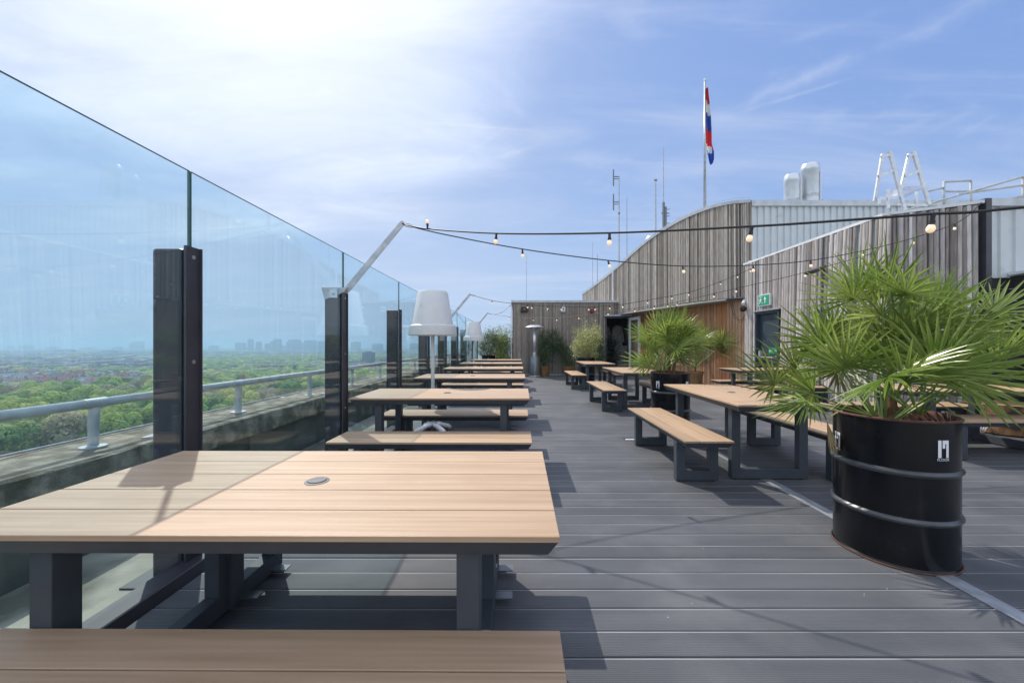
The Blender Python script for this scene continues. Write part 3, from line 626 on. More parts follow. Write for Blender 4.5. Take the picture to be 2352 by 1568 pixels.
for i, (x, y, h) in enumerate([(-.75, 17.1, 1.8), (-.42, 17.3, 2.15), (-.95, 17.5, 2.1)]):
    shrub('bamboo_plant', ['yellow green bamboo clump right of the far corner drum', 'tall yellow green bamboo against the shed corner', 'bamboo standing behind the far corner drum'][i], (x, y, 0), .0,
          [(0, 0, h*.45, .3, .25, h*.42), (.1, 0, h*.75, .2, .2, h*.3), (-.12, 0, h*.82, .1, .1, h*.22)], 3000, .045, 'leafyel', 30+i, 14, .25)

# ================================================================== CANE WALLS
def canes(mb, path, zb, zt, wdt=.045, seed=1, lean=.0, skip=0., zcut=None, out=.0, nodes=True, jz=.03):
    """vertical canes along a plan path. zb/zt: function of arclength or number"""
    rg = random.Random(seed); pts = [Vector((a, b, 0)) for a, b in path]; seg = []; L = 0
    for a, b in zip(pts, pts[1:]): seg.append((L, (b-a).length, a, b)); L += (b-a).length
    s_ = 0; drift = 0
    while s_ < L:
        w_ = wdt*rg.uniform(.6, 1.25); sc_ = s_+w_/2
        for l0, ln, a, b in seg:
            if l0 <= sc_ <= l0+ln: t = (b-a).normalized(); p = a+t*(sc_-l0); break
        else: break
        s_ += w_*1.0
        drift = .93*drift+rg.uniform(-1, 1)*lean
        if rg.random() < skip: continue
        nrm = Vector((t.y, -t.x, 0)); 
        if nrm.dot(-p) < 0: nrm = -nrm
        z0 = zb(p) if callable(zb) else zb; z1 = (zt(p) if callable(zt) else zt)-rg.uniform(0, jz)
        mb.at = rg.uniform(.02, .98)
        spans = [(z0+rg.uniform(0, .03), z1)]
        if zcut: spans = zcut(p, spans)
        r_ = w_*.5
        for za, zb_ in spans:
            if zb_-za < .03: continue
            zs = [za]; q = za+rg.uniform(.05, .4)
            while nodes and q < zb_-.05: zs += [q-.006, q, q+.006]; q += rg.uniform(.28, .46)
            zs.append(zb_); ring = []; nn = 5
            hh = z1-z0; off0 = rg.uniform(0, .012)
            for iz, zz_ in enumerate(zs):
                rr = r_*(1.10 if (iz % 3 == 2 and 0 < iz < len(zs)-1) else (1.0))
                c = p+t*(drift*(zz_-z0)/max(hh, .1)*.5)+nrm*(out+off0)
                ring += [(c.x+t.x*rr*math.cos(th)+nrm.x*rr*math.sin(th)*.9, c.y+t.y*rr*math.cos(th)+nrm.y*rr*math.sin(th)*.9, zz_) for th in [math.pi*k/(nn-1) for k in range(nn)]]
            mb.add(ring, [(i*nn+j, i*nn+j+1, (i+1)*nn+j+1, (i+1)*nn+j) for i in range(len(zs)-1) for j in range(nn-1)]+[tuple((len(zs)-1)*nn+j for j in range(nn))])
def smoothpath(pts, step=.12):
    out_ = []; n_ = len(pts)
    for i in range(n_-1):
        p0 = np.array(pts[max(i-1, 0)]); p1 = np.array(pts[i]); p2 = np.array(pts[i+1]); p3 = np.array(pts[min(i+2, n_-1)])
        k = max(int(np.linalg.norm((p2-p1)[:2])/step), 1)
        for j in range(k):
            t = j/k; out_.append(tuple(.5*((2*p1)+(-p0+p2)*t+(2*p0-5*p1+4*p2-p3)*t*t+(-p0+3*p1-3*p2+p3)*t**3)))
    out_.append(tuple(pts[-1])); return out_
# --- main upper volume
UP = [(3.4, 20.0, 3.98), (4.25, 17.4, 4.60), (4.96, 14.85, 5.29), (5.47, 13.25, 5.55), (5.88, 12.1, 5.59), (6.25, 11.35, 5.52), (6.64, 10.92, 5.42)]
UPS = smoothpath(UP, .1)
def upz(p):
    q = min(UPS, key=lambda a: (a[0]-p.x)**2+(a[1]-p.y)**2); return q[2]
rb = thing('rooftop_building', 'grey cane clad rooftop building with a curved overhanging upper floor and white corrugated side', 'building', (6, 11, 0))
m = MB(); canes(m, [(a, b) for a, b, c in UPS], 2.70, lambda p: upz(p)-.04, .05, 2, .012, skip=.045, out=.02)
uw = m.build('upper_wall', M['cane'], rb)
m = MB()
n_ = len(UPS)
vs = [(a, b, 2.70) for a, b, c in UPS]+[(a, b, c-.05) for a, b, c in UPS]
m.add(vs, [(i, i+1, n_+i+1, n_+i) for i in range(n_-1)]); m.build('wall_backing', M['caneshed'], rb)
m = MB()                                   # pale coping following the roof line
for i in range(n_-1):
    a, b = UPS[i], UPS[i+1]; t = Vector((b[0]-a[0], b[1]-a[1], 0)).normalized(); nr = Vector((-abs(t.y), -abs(t.x)*1, 0)).normalized()
    o_ = lambda p, k, z: (p[0]+nr.x*k, p[1]+nr.y*k, p[2]+z)
    m.hexa([o_(a, .07, -.06), o_(b, .07, -.06), o_(b, -.15, -.06), o_(a, -.15, -.06)], [o_(a, .07, .03), o_(b, .07, .03), o_(b, -.15, .03), o_(a, -.15, .03)])
    m.bar((a[0]+nr.x*.0, a[1]+nr.y*.0, a[2]+.10), (b[0], b[1], b[2]+.10), .012, .012)
m.build('coping', M['coping'], rb)
m = MB(); fl = [(a, b, c-.02) for a, b, c in UPS]; back = [(13.9, b, c-.02) for a, b, c in UPS]
m.add(fl+back, [(i, i+1, n_+i+1, n_+i) for i in range(n_-1)]); m.build('roof', M['coping'], rb)
# vertical pale joint strip
q = [u_ for u_ in UPS if u_[1] < 17.3][0]
MB().box(q[0]-.09, q[0]-.03, q[1]-.06, q[1]+.0, 2.8, q[2]-.05).build('joint_strip', M['whitepaint'], rb)
BR = [(5.12, 16.7), (5.45, 15.7), (5.85, 14.5), (6.12, 13.2), (6.38, 12.0), (6.6, 10.95)]
BRS = [(a[0], a[1]) for a in smoothpath([(a, b, 0) for a, b in BR], .12)]
m = MB(); canes(m, BRS, 0.02, 2.70, .045, 5, .008, nodes=False); m.build('lower_wall', M['canebrown'], rb)
m = MB(); n2_ = len(BRS); m.add([(a, b, 0) for a, b in BRS]+[(a, b, 2.71) for a, b in BRS], [(i, i+1, n2_+i+1, n2_+i) for i in range(n2_-1)]); m.build('lower_backing', M['interior'], rb)
# soffit between overhang edge and the brown wall
m = MB(); us = [u_ for u_ in UPS if u_[1] < 16.8]; k = len(us); bb = [(BRS[min(int(i*(n2_-1)/(k-1)), n2_-1)]) for i in range(k)]
m.add([(a-.05, b, 2.70) for a, b, c in us]+[(a+.1, b, 2.70) for a, b in bb]+[(a-.05, b, 2.64) for a, b, c in us]+[(a+.1, b, 2.64) for a, b in bb],
      [(i, i+1, k+i+1, k+i) for i in range(k-1)]+[(2*k+i, 3*k+i, 3*k+i+1, 2*k+i+1) for i in range(k-1)]+[(i, 2*k+i, 2*k+i+1, i+1) for i in range(k-1)]); m.build('soffit', M['soffit'], rb)
# corrugated side facing the camera
def corrug(x0, x1, y, z0, z1, pitch=.19, dep=.035):
    m = MB(); xs = []; x = x0
    while x < x1: xs += [(x, 0), (x+pitch*.55, 0), (x+pitch*.62, dep), (x+pitch*.93, dep)]; x += pitch
    xs.append((x1, 0)); k = len(xs); m.add([(a, y+b, z0) for a, b in xs]+[(a, y+b, z1) for a, b in xs], [(i, i+1, k+i+1, k+i) for i in range(k-1)]); return m
corrug(6.66, 13.9, 10.93, 2.55, 5.28).build('corrugated_wall', M['corr'], rb)
MB().box(6.64, 13.92, 10.88, 11.0, 5.27, 5.43).build('flashing', M['coping'], rb)
MB().box(6.7, 13.9, 10.97, 11.1, 2.4, 2.6).build('gutter', M['post'], rb)
MB().box(13.86, 13.9, 10.97, 20, 0, 5.25).build('rear_wall', M['corr'], rb)

# --- low annex with the exit door
ax = thing('annex_building', 'low cane clad annex with dark blue exit door at the right', 'building', (7, 8, 0))
def cut(p, sp):
    if abs(p.x-6.45) < .05 and 9.40 < p.y < 10.36: return [(2.20, sp[0][1])]
    return sp
m = MB(); canes(m, [(6.45, 10.87), (6.45, 6.75)], .02, 3.58, .066, 8, .10, skip=.07, zcut=cut, out=.03); canes(m, [(6.47, 6.72), (7.40, 6.15)], .02, 3.58, .072, 9, .05, skip=.04, out=.02)
m.build('cane_wall', M['caneann'], ax)
m = MB(); m.box(6.47, 6.52, 6.75, 9.40, 0, 3.58); m.box(6.47, 6.52, 10.36, 10.9, 0, 3.58); m.box(6.47, 6.52, 9.40, 10.36, 2.20, 3.58)
m.hexa([(6.5, 6.76, 0), (7.44, 6.18, 0), (7.47, 6.23, 0), (6.52, 6.8, 0)], [(6.5, 6.76, 3.58), (7.44, 6.18, 3.58), (7.47, 6.23, 3.58), (6.52, 6.8, 3.58)]); m.build('wall_backing', M['corr'], ax)
m = MB(); m.box(6.40, 6.56, 6.74, 10.9, 3.58, 3.63); m.hexa([(6.40, 6.70, 3.58), (7.42, 6.09, 3.58), (7.50, 6.22, 3.58), (6.52, 6.80, 3.58)], [(6.40, 6.70, 3.628), (7.42, 6.09, 3.628), (7.50, 6.22, 3.628), (6.52, 6.80, 3.628)])
m.build('coping', M['whitepaint'], ax)
MB().add([(6.5, 10.9, 3.56), (6.5, 6.78, 3.56), (7.45, 6.2, 3.56), (13, 6.2, 3.56), (13, 10.9, 3.56)], [(0, 1, 2, 3, 4)]).build('roof', M['coping'], ax)
MB().box(7.43, 7.52, 6.08, 6.2, 0, 3.65).build('corner_post', M['post'], ax)
corrug(7.52, 8.35, 6.16, 2.4, 3.55, .24, .03).build('corrugated_wall', M['corr'], ax); MB().box(7.52, 8.3, 6.11, 6.2, 3.54, 3.66).build('flashing', M['coping'], ax)
corrug(8.35, 12, 6.9, 2.4, 3.4, .24, .03).build('corrugated_wall', M['corr'], ax); MB().box(8.3, 12, 6.85, 6.95, 3.4, 3.52).build('flashing', M['coping'], ax)
# exit door
t = MB(); t.box(6.50, 6.54, 9.47, 10.30, .02, 2.13); dr_ = t.build('door', M['doorblue'], ax)
m = MB(); m.box(6.40, 6.56, 9.41, 9.465, 0, 2.2); m.box(6.40, 6.56, 10.305, 10.36, 0, 2.2); m.box(6.40, 6.56, 9.465, 10.305, 2.135, 2.2); m.build('door_frame', M['doorblue'], ax)
m = MB(); m.tube([(6.43, 9.55, 1.0), (6.43, 10.22, 1.0)], .014, 8); m.box(6.42, 6.50, 10.16, 10.24, .97, 1.16); m.box(6.42, 6.50, 9.53, 9.58, .97, 1.05); m.build('push_bar', M['alu'], dr_)
def ytext(mb, s, size, x, y, z):            # text on a plane facing -X, read from the deck
    vs, fs = text_mesh(s, size); mb.add([(x, y-a, z+b) for a, b, c in vs], fs)
m = MB(); m.box(6.493, 6.499, 9.62, 9.93, 1.10, 1.25); pn = m.build('push_sticker', M['green'], dr_)
m = MB(); ytext(m, 'Duwen', .085, 6.491, 9.74, 1.15); m.bar((6.4905, 9.90, 1.18), (6.4905, 9.88, 1.14), .002, .012); m.bar((6.4905, 9.88, 1.14), (6.4905, 9.85, 1.22), .002, .012); m.build('sticker_text', M['stick'], dr_)
MB().box(6.36, 6.42, 9.36, 10.40, 2.2, 2.235).build('door_canopy', M['galv'], ax)
# exit sign
t = thing('exit_sign', 'green emergency exit sign with running figure and arrow above the blue door', 'sign', (6.36, 9.9, 2.45))
MB().box(6.34, 6.42, 9.66, 10.14, 2.33, 2.62).build('sign_housing', M['whitepaint'], t)
MB().box(6.334, 6.339, 9.68, 10.12, 2.35, 2.60).build('sign_face', M['green'], t)
m = MB(); X_ = 6.331
def poly(pts): m.add([(X_, 9.9-a, 2.475+b) for a, b in pts], [tuple(range(len(pts)))])
poly([(.05, -.09), (.085, -.09), (.085, .02), (.05, .02)]); poly([(.015, .015), (.12, .015), (.0675, .09)])
poly([(-.20, -.10), (-.19, -.10), (-.19, .10), (-.20, .10)]); poly([(-.20, .09), (-.03, .09), (-.03, .10), (-.20, .10)]); poly([(-.04, -.10), (-.03, -.10), (-.03, .09), (-.04, .09)])
poly([(-.125, .05), (-.10, .05), (-.10, .078), (-.125, .078)]); poly([(-.14, -.02), (-.10, -.02), (-.09, .045), (-.13, .045)]); poly([(-.14, -.02), (-.12, -.02), (-.155, -.09), (-.175, -.09)]); poly([(-.12, -.02), (-.10, -.02), (-.065, -.055), (-.08, -.065)]); poly([(-.09, .04), (-.06, .01), (-.07, 0), (-.1, .025)]); poly([(-.13, .04), (-.17, .01), (-.16, 0), (-.125, .02)])
m.build('pictogram', M['stick'], t)
# dark plank wall at the far right
t = thing('plank_wall', 'black stained horizontal plank wall behind the log at the right edge', 'wall', (7.95, 4, 0))
m = MB()
for i in range(12): m.at = .05+.9*random.random(); m.box(7.95, 8.0, 1.2, 6.26, .03+i*.2, .222+i*.2)
for i in range(12): m.at = .05+.9*random.random(); m.box(7.5, 7.95, 6.2, 6.24, .03+i*.2, .222+i*.2)
m.build('planks', M['dplank'], t); MB().box(8.002, 8.06, 1.2, 6.14, 0, 2.42).build('wall_backing', M['black'], t)
MB().hexa([(7.86, 1.1, 2.435), (8.3, 1.1, 2.46), (8.3, 6.15, 2.46), (7.86, 6.15, 2.435)], [(7.86, 1.1, 2.475), (8.3, 1.1, 2.52), (8.3, 6.15, 2.52), (7.86, 6.15, 2.475)]).build('coping', M['whitepaint'], t)
# log and cable coil
t = thing('tree_log', 'upright sawn tree log with split bark by the black plank wall', 'log', (7.38, 5.8, 0))
m = MB(); n_ = 40; vs = []
for z in (.02, .12, .25, .36, .43):
    for j in range(n_): a = 2*math.pi*j/n_; r_ = .41*(1+.05*math.sin(3*a+1)+.03*math.sin(9*a)+.015*math.sin(17*a+z*9))*(1.03 if z < .1 else 1); vs.append((7.38+r_*math.cos(a), 5.8+r_*math.sin(a), z+(.015*math.sin(2*a) if z > .4 else 0)))
m.add(vs, [(i*n_+j, i*n_+(j+1) % n_, (i+1)*n_+(j+1) % n_, (i+1)*n_+j) for i in range(4) for j in range(n_)]); m.build('bark', M['log'], t, smooth=True)
m = MB(); m.add(vs[-n_:], [tuple(range(n_))]); m.build('cut_face', M['logtop'], t)
m = MB(); rg = random.Random(3)
for k in range(6):
    c = (6.82+rg.uniform(-.03, .03), 5.72+rg.uniform(-.03, .03)); r_ = rg.uniform(.07, .12); tl = rg.uniform(-.4, .4)
    m.tube([(c[0]+r_*math.cos(a), c[1]+r_*math.sin(a)*.7, .12+r_*math.sin(a+tl)*.8+.01*k) for a in [2*math.pi*i/20 for i in range(21)]], .005, 5)
tag(m.build('cable_coil', M['whitepaint']), 'loose coil of white cable lying beside the log', 'cable')

# --- cane shed at the back
sd = thing('cane_shed', 'low grey cane clad shed at the end of the deck with open doorway', 'shed', (2.4, 17.5, 0))
SY = 16.8; DX0, DX1, DZ = 3.83, 4.84, 2.56
def cut2(p, sp):
    return [(DZ+.06, sp[0][1])] if DX0-.02 < p.x < DX1+.05 else sp
m = MB(); canes(m, [(-.25, SY), (5.15, SY)], .04, 3.16, .042, 12, .004, zcut=cut2, jz=.01, out=.02); m.build('cane_wall', M['caneshed'], sd)
m = MB(); m.box(-.24, DX0, SY+.01, SY+.08, 0, 3.16); m.box(DX1, 5.2, SY+.01, SY+.08, 0, 3.16); m.box(DX0, DX1, SY+.01, SY+.08, DZ, 3.16); m.box(-.24, -.17, SY+.08, 21, 0, 3.16)
for x in (.62, 1.5, 2.42, 3.1, 3.45): m.box(x, x+.035, SY-.035, SY+.01, 0.05, 3.15)
m.build('wall_backing', M['interior'], sd)
MB().box(-.3, 5.2, SY-.08, 21, 3.17, 3.27).build('roof', M['coping'], sd)
m = MB(); m.tube([(-.3, SY-.05, .05), (-.3, SY-.05, 3.1)], .018, 6); m.build('downpipe', M['whitepaint'], sd)
MB().box(-.3, 5.1, SY-.09, SY-.03, 0.0, .05).build('plinth', M['galv'], sd)
m = MB(); m.box(DX0-.03, DX0+.04, SY-.06, SY+.1, 0, DZ); m.box(DX1-.03, DX1+.04, SY-.06, SY+.1, 0, DZ); m.box(DX0+.04, DX1-.03, SY-.06, SY+.1, DZ-.07, DZ); m.build('door_frame', M['post'], sd)
MB().box(DX0-.08, DX1+.1, SY-.16, SY-.03, DZ+.01, DZ+.07).build('door_canopy', M['galv'], sd)
ld = MB(); dv = Vector((.16, -.86, 0)).normalized(); hx = Vector((DX1+.02, SY-.07, 0))
def leaf_pt(u_, z): p = hx+dv*u_; return (p.x, p.y, z)
ld.bar(leaf_pt(.045, .06), leaf_pt(.045, 2.5), .09, .045, dv); ld.bar(leaf_pt(.86, .06), leaf_pt(.86, 2.5), .09, .045, dv); ld.bar(leaf_pt(.09, 2.44), leaf_pt(.815, 2.44), .045, .11); ld.bar(leaf_pt(.09, .14), leaf_pt(.815, .14), .045, .16)
dl = ld.build('door', M['whitepaint'], sd)
a, b = leaf_pt(.09, .2), leaf_pt(.815, .2); MB().add([a, b, (b[0], b[1], 2.39), (a[0], a[1], 2.39)], [(0, 1, 2, 3)]).build('door_glass', M['glass'], dl)
# room behind the doorway
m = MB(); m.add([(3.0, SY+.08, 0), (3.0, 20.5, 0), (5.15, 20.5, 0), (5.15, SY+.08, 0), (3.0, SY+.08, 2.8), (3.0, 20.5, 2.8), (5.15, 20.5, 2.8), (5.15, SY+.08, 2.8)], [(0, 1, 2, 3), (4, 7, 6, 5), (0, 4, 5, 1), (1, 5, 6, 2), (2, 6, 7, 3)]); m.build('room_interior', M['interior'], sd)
for i, (x, wd_) in enumerate([(4.12, .26), (4.75, .3)]):
    t = thing('hanging_coat', ['pale coat hanging left in the shed doorway', 'grey white coat hanging right in the shed doorway'][i], 'coat', (x, 18.3, 1.2))
    m = MB(); rings = []; zs = [2.25, 2.2, 2.0, 1.6, 1.25, 1.1]; ws = [.05, .16, .2, .19, .22, .21]; nn = 14
    for z, w2 in zip(zs, ws): rings += [(x+w2*wd_/.26*math.cos(2*math.pi*k/nn)*(1+.08*math.sin(5*k)), 18.3+.07*math.sin(2*math.pi*k/nn), z) for k in range(nn)]
    m.add(rings, [(i_*nn+j, i_*nn+(j+1) % nn, (i_+1)*nn+(j+1) % nn, (i_+1)*nn+j) for i_ in range(5) for j in range(nn)]); m.build('body', M['fabricw'], t, smooth=True)
    for s_ in (-1, 1): MB().tube([(x+s_*.17, 18.3, 2.18), (x+s_*.25, 18.28, 1.8), (x+s_*.27, 18.25, 1.45)], [.05, .05, .045], 8).build('sleeve', M['fabricw'], t, smooth=True)
t = thing('cabinet', 'pale slatted cabinet inside the shed doorway at right', 'cabinet', (4.9, 18.2, 0))
m = MB(); 
for k in range(6): m.box(4.55+k*.1, 4.64+k*.1, 18.0, 18.04, .1, 1.25)
m.box(4.52, 5.14, 18.04, 18.4, .02, 1.24); m.box(4.5, 5.14, 17.98, 18.42, 1.25, 1.29); m.build('cabinet_body', M['fabricw'], t)
shrub('indoor_plant', 'black looking potted ficus standing inside the doorway', (4.22, 17.3, 0), .3, [(0, 0, 1.25, .26, .25, .35), (.05, 0, .85, .3, .28, .3), (-.1, 0, 1.5, .2, .2, .2), (0, 0, .6, .25, .2, .15)], 1500, .055, 'blackleaf', 14)
pot((4.22, 17.3, 0), .18, .35, 'dark pot of the ficus in the doorway', 'black', group='dark indoor pots')

# small fittings on the walls
t = thing('wall_speaker', 'black box loudspeaker high on the left of the cane shed', 'speaker', (.27, SY-.12, 2.87)); MB().box(.12, .43, SY-.2, SY-.04, 2.76, 2.97).build('speaker_box', M['black'], t, bevel=.02); MB().box(.25, .30, SY-.206, SY-.2015, 2.855, 2.87).build('badge', M['alu'], t)
t = thing('wall_fan_light', 'square white fitting with round dark lens on the shed', 'lamp', (1.97, SY-.1, 2.88)); MB().box(1.88, 2.06, SY-.12, SY-.04, 2.76, 3.0).build('plate', M['whitepaint'], t)
MB().tube([(1.97, SY-.155, 2.88), (1.97, SY-.12, 2.88)], .08, 20).build('ring', M['alu'], t); MB().tube([(1.97, SY-.165, 2.88), (1.97, SY-.156, 2.88)], .035, 16).build('lens', M['black'], t)
t = thing('alarm_box', 'small dark red alarm beacon on the cane shed near the door', 'alarm', (3.22, SY-.1, 2.82)); MB().box(3.15, 3.3, SY-.14, SY-.04, 2.75, 2.89).build('housing', M['red'], t, bevel=.01); MB().box(3.15, 3.3, SY-.12, SY-.04, 2.70, 2.748).build('base', M['black'], t)
t = thing('floodlight', 'black floodlight jutting from the annex cane wall', 'lamp', (6.3, 8.55, 3.1))
p = P(1847, 622, 8.0); m = MB(); Mx = Matrix.Translation((6.22, 8.0, 2.88)) @ Matrix.Rotation(R(-25), 4, 'Y'); m.box(-.13, .13, -.12, .12, -.03, .03, Mx); m.build('head', M['post'], t)
m = MB(); m.box(-.11, .11, -.10, .10, -.036, -.031, Mx); m.build('lens', M['soffit'], t); MB().bar((6.3, 8.0, 2.9), (6.44, 8.0, 2.86), .03, .05).build('bracket', M['post'], t)
t = thing('security_camera', 'white and black security camera under the curved overhang corner', 'camera', (6.5, 10.9, 2.5)); m = MB(); m.tube([(6.40, 10.85, 2.58), (6.28, 10.7, 2.46)], .045, 12); m.build('barrel', M['whitepaint'], t, smooth='auto'); m = MB(); m.sphere((6.30, 10.72, 2.33), .085, 12); m.build('dome', M['black'], t, smooth=True)
m = MB(); m.bar((5.9, 10.85, 2.6), (6.55, 10.85, 2.64), .05, .05); m.build('bracket', M['black'], t)
m = MB(); m.tube([(6.0, 10.84, 2.6), (6.03, 10.8, 2.3), (6.12, 10.8, 2.05), (6.3, 10.8, 2.02), (6.42, 10.8, 2.2), (6.45, 10.82, 2.5)], .008, 5); m.tube([(6.05, 10.84, 2.6), (6.1, 10.8, 2.2), (6.25, 10.8, 1.95), (6.48, 10.8, 2.1)], .007, 5)
tag(m.build('hanging_cable', M['cable']), 'loose black cables looping below the security camera', 'cable')
t = thing('junction_box', 'small white junction box at the corner of the upper cane wall', 'box', (6.6, 10.8, 3.5)); MB().box(6.50, 6.66, 10.72, 10.84, 3.42, 3.68).build('box_body', M['whitepaint'], t, bevel=.01); MB().tube([(6.58, 10.75, 3.42), (6.62, 10.78, 3.2), (6.6, 10.8, 2.72)], .018, 6).build('conduit', M['black'], t)
t = thing('call_point', 'small red and white notice box on the brown wall by the door', 'box', (6.55, 10.85, 1.5)); MB().box(6.42, 6.52, 10.72, 10.80, 1.40, 1.60).build('box_body', M['red'], t); MB().box(6.435, 6.505, 10.714, 10.7195, 1.43, 1.5).build('notice', M['whitepaint'], t)

# ================================================================== LAMPS AND HEATER
def potlamp(loc, label):
    t = thing('pot_lamp', label, 'lamp', loc, 'white flower pot lamps'); x, y, z = loc
    prof = [(.335, 1.465), (.355, 1.462), (.358, 1.475), (.345, 1.60), (.318, 1.615), (.300, 1.62), (.225, 2.09), (.205, 2.118), (.001, 2.12)]
    MB().lathe(prof, loc, 48).build('lamp_shade', M['white'], t, smooth='auto')
    MB().lathe([(.335, 1.467), (.328, 1.60), (.285, 1.62), (.215, 2.08), (.001, 2.10)], loc, 48).build('shade_lining', M['white'], t, smooth=True)
    MB().tube([(x, y, .1), (x, y, 2.0)], .026, 14).build('pole', M['white'], t, smooth=True)
    for k in range(4):
        a = R(45+90*k); e = (x+.27*math.cos(a), y+.27*math.sin(a), .07); f = (x+.31*math.cos(a), y+.31*math.sin(a), .03)
        MB().tube([(x, y, .14), (x+.12*math.cos(a), y+.12*math.sin(a), .115), e, f], [.036, .036, .036, .04], 10).build('foot', M['white'], t, smooth=True)
    m = MB(); m.tube([(x+.05*math.cos(q), y+.05*math.sin(q), .15+.01*q) for q in [i*.5 for i in range(20)]], .006, 5); m.tube([(x+.05, y-.05, .17), (x+.09, y-.1, .1), (x+.02, y-.13, .07), (x-.08, y-.09, .13)], .006, 5); m.build('lead', M['cable'], t)
potlamp((-1.28, 5.75, 0), 'large white flower pot shaped standing lamp behind the second table')
potlamp((-1.54, 13.3, 0), 'white flower pot shaped standing lamp far back by the glass')
t = thing('patio_heater', 'tall steel patio heater with mushroom reflector before the cane shed', 'patio heater', (.69, 16.0, 0))
MB().lathe([(.23, 0), (.24, .05), (.225, .06), (.22, .78), (.2, .82), (.05, .83)], (.69, 16, 0), 28).build('tank_housing', M['tank'], t, smooth='auto')
MB().lathe([(.245, 0), (.25, .02), (.245, .06)], (.69, 16, 0), 28).build('base_ring', M['alu'], t)
MB().lathe([(.08, .82), (.085, 1.0), (.06, 1.02)], (.69, 16, 0), 20).build('burner_collar', M['alu'], t, smooth='auto')
MB().tube([(.69, 16, 1.0), (.69, 16, 2.02)], .075, 20).build('tube', M['steel'], t, smooth=True)
MB().lathe([(.001, 2.16), (.2, 2.15), (.41, 2.06), (.42, 2.05), (.40, 2.045), (.2, 2.02), (.08, 1.97)], (.69, 16, 0), 36).build('reflector', M['steel'], t, smooth=True)

# ================================================================== STRING LIGHTS
def make_bulb():
    t = thing('light_bulb', 'x', 'light bulb', (0, 0, 0))
    MB().lathe([(.001, .022), (.012, .021), (.014, 0), (.0135, -.03), (.018, -.032), (.0185, -.058), (.016, -.060)], (0, 0, 0), 14).build('socket', M['cable'], t, smooth='auto')
    MB().lathe([(.014, -.058), (.0185, -.066), (.0245, -.078), (.026, -.092), (.0225, -.106), (.012, -.116), (.001, -.118)], (0, 0, 0), 16).build('globe', M['bulb'], t, smooth=True)
    return t
bulb0 = None
WHERE = {'a': 'the nearest cable', 'b': 'the sagging cable to the annex roof', 'c': 'the cable to the overhang corner', 'd': 'the low cable past the shed door', 'e': 'the short cable to the shed corner'}
def interp(pts, n):
    """resample a catenary-like polyline through 3d points by Catmull-Rom"""
    s_ = smoothpath(pts, .12); return [Vector(p) for p in s_]
def string(key, label, pts, bulbs, r=.0065, flip=()):
    global bulb0
    s_ = interp(pts, 0); m = MB(); m.tube(s_, r, 6); tag(m.build('light_cable', M['cable'], smooth=True), label, 'cable', 'string light cables')
    for i, px in enumerate(bulbs):
        q = min(s_, key=lambda p: abs(CX+FPX*p.x/p.y-px) if p.y > .2 else 1e9)
        if bulb0 is None: bulb0 = make_bulb(); o = bulb0; o.location = q-Vector((0, 0, .012))
        else: o = copy_tree(bulb0, tuple(q-Vector((0, 0, .012))), 0)
        o['label'] = 'warm bulb number %d from the left on %s' % (i+1, WHERE[key]) if i else 'leftmost warm bulb on %s' % WHERE[key]
        o['group'] = 'bulbs hanging on ' + WHERE[key]
        o.scale = (.74, .74, .74)
        if i in flip: o.rotation_euler = (R(180), 0, 0); o.location = q+Vector((0, 0, .01)); o['label'] = 'bulb standing upside down where two cables leave the first arm'
        else: o.rotation_euler = (random.uniform(-.2, .2), random.uniform(-.25, .25), random.uniform(0, 3))
def along(A, B, lst):
    """points over the straight plan line A-B seen at the measured pixels"""
    r_ = []
    for px, py in lst:
        q = (px-CX)/FPX; t = (A[0]-q*A[1])/(q*(B[1]-A[1])-(B[0]-A[0])); y = A[1]+(B[1]-A[1])*t; x = A[0]+(B[0]-A[0])*t
        r_.append((x, y, HC+(CY-py)/FPX*y))
    return r_
e0, e1, e2 = ARMEND
JX = P(968, 526, 4.18)
t_ = along((-1.29, 4.26), (1.5, 2.48), [(968, 524), (1140, 536), (1400, 535), (1727, 520), (1940, 506), (2143, 491), (2352, 476)])
string('a', 'nearest black cable running from the first arm over the camera to the right', [tuple(e0+Vector((.0, 0, 0)))]+t_+[(3.2, 1.42, 2.03), (4.4, .65, 2.25)], [980, 1140, 1400, 1720, 2145], .0075, flip=(0,))
t_ = along((-1.25, 4.28), (7.43, 6.1), [(1000, 534), (1200, 572), (1397, 598), (1568, 611), (1730, 609), (1862, 598), (1985, 575), (2100, 546), (2205, 508)])
string('b', 'sagging black cable from the first arm to the roof corner of the annex', [tuple(e0)]+t_+[(7.43, 6.12, 3.62)], [1200, 1397, 1568, 1732, 1862, 1985, 2096, 2190])
t_ = along((-1.29, 10.26), (6.45, 10.4), [(1130, 690), (1180, 697), (1258, 703), (1340, 705), (1400, 702), (1460, 694), (1582, 671), (1656, 646), (1725, 617)])
string('c', 'black cable from the second arm across the shed front to the overhang corner', [tuple(e1)]+t_, [1126, 1215, 1227, 1258, 1286, 1350, 1371, 1402, 1435, 1490, 1548, 1580, 1652, 1690, 1722])
t_ = along((-1.29, 16.2), (6.7, 6.6), [(1140, 723), (1190, 729), (1250, 731), (1310, 728), (1380, 718), (1458, 708), (1546, 695), (1692, 662), (1831, 630), (2000, 583), (2100, 551)])
string('d', 'thin low cable from the third arm past the shed door to the annex wall', [tuple(e2)]+t_, [1170, 1223, 1282, 1333, 1400, 1462, 1500, 1530, 1558, 1640, 1690, 1842, 1990, 2150])
string('e', 'short cable from the third arm up to the shed roof corner', [tuple(e2), (-1.0, 16.35, 2.62), (-.6, 16.5, 2.78), (-.28, 16.75, 3.12)], [1150, 1168])
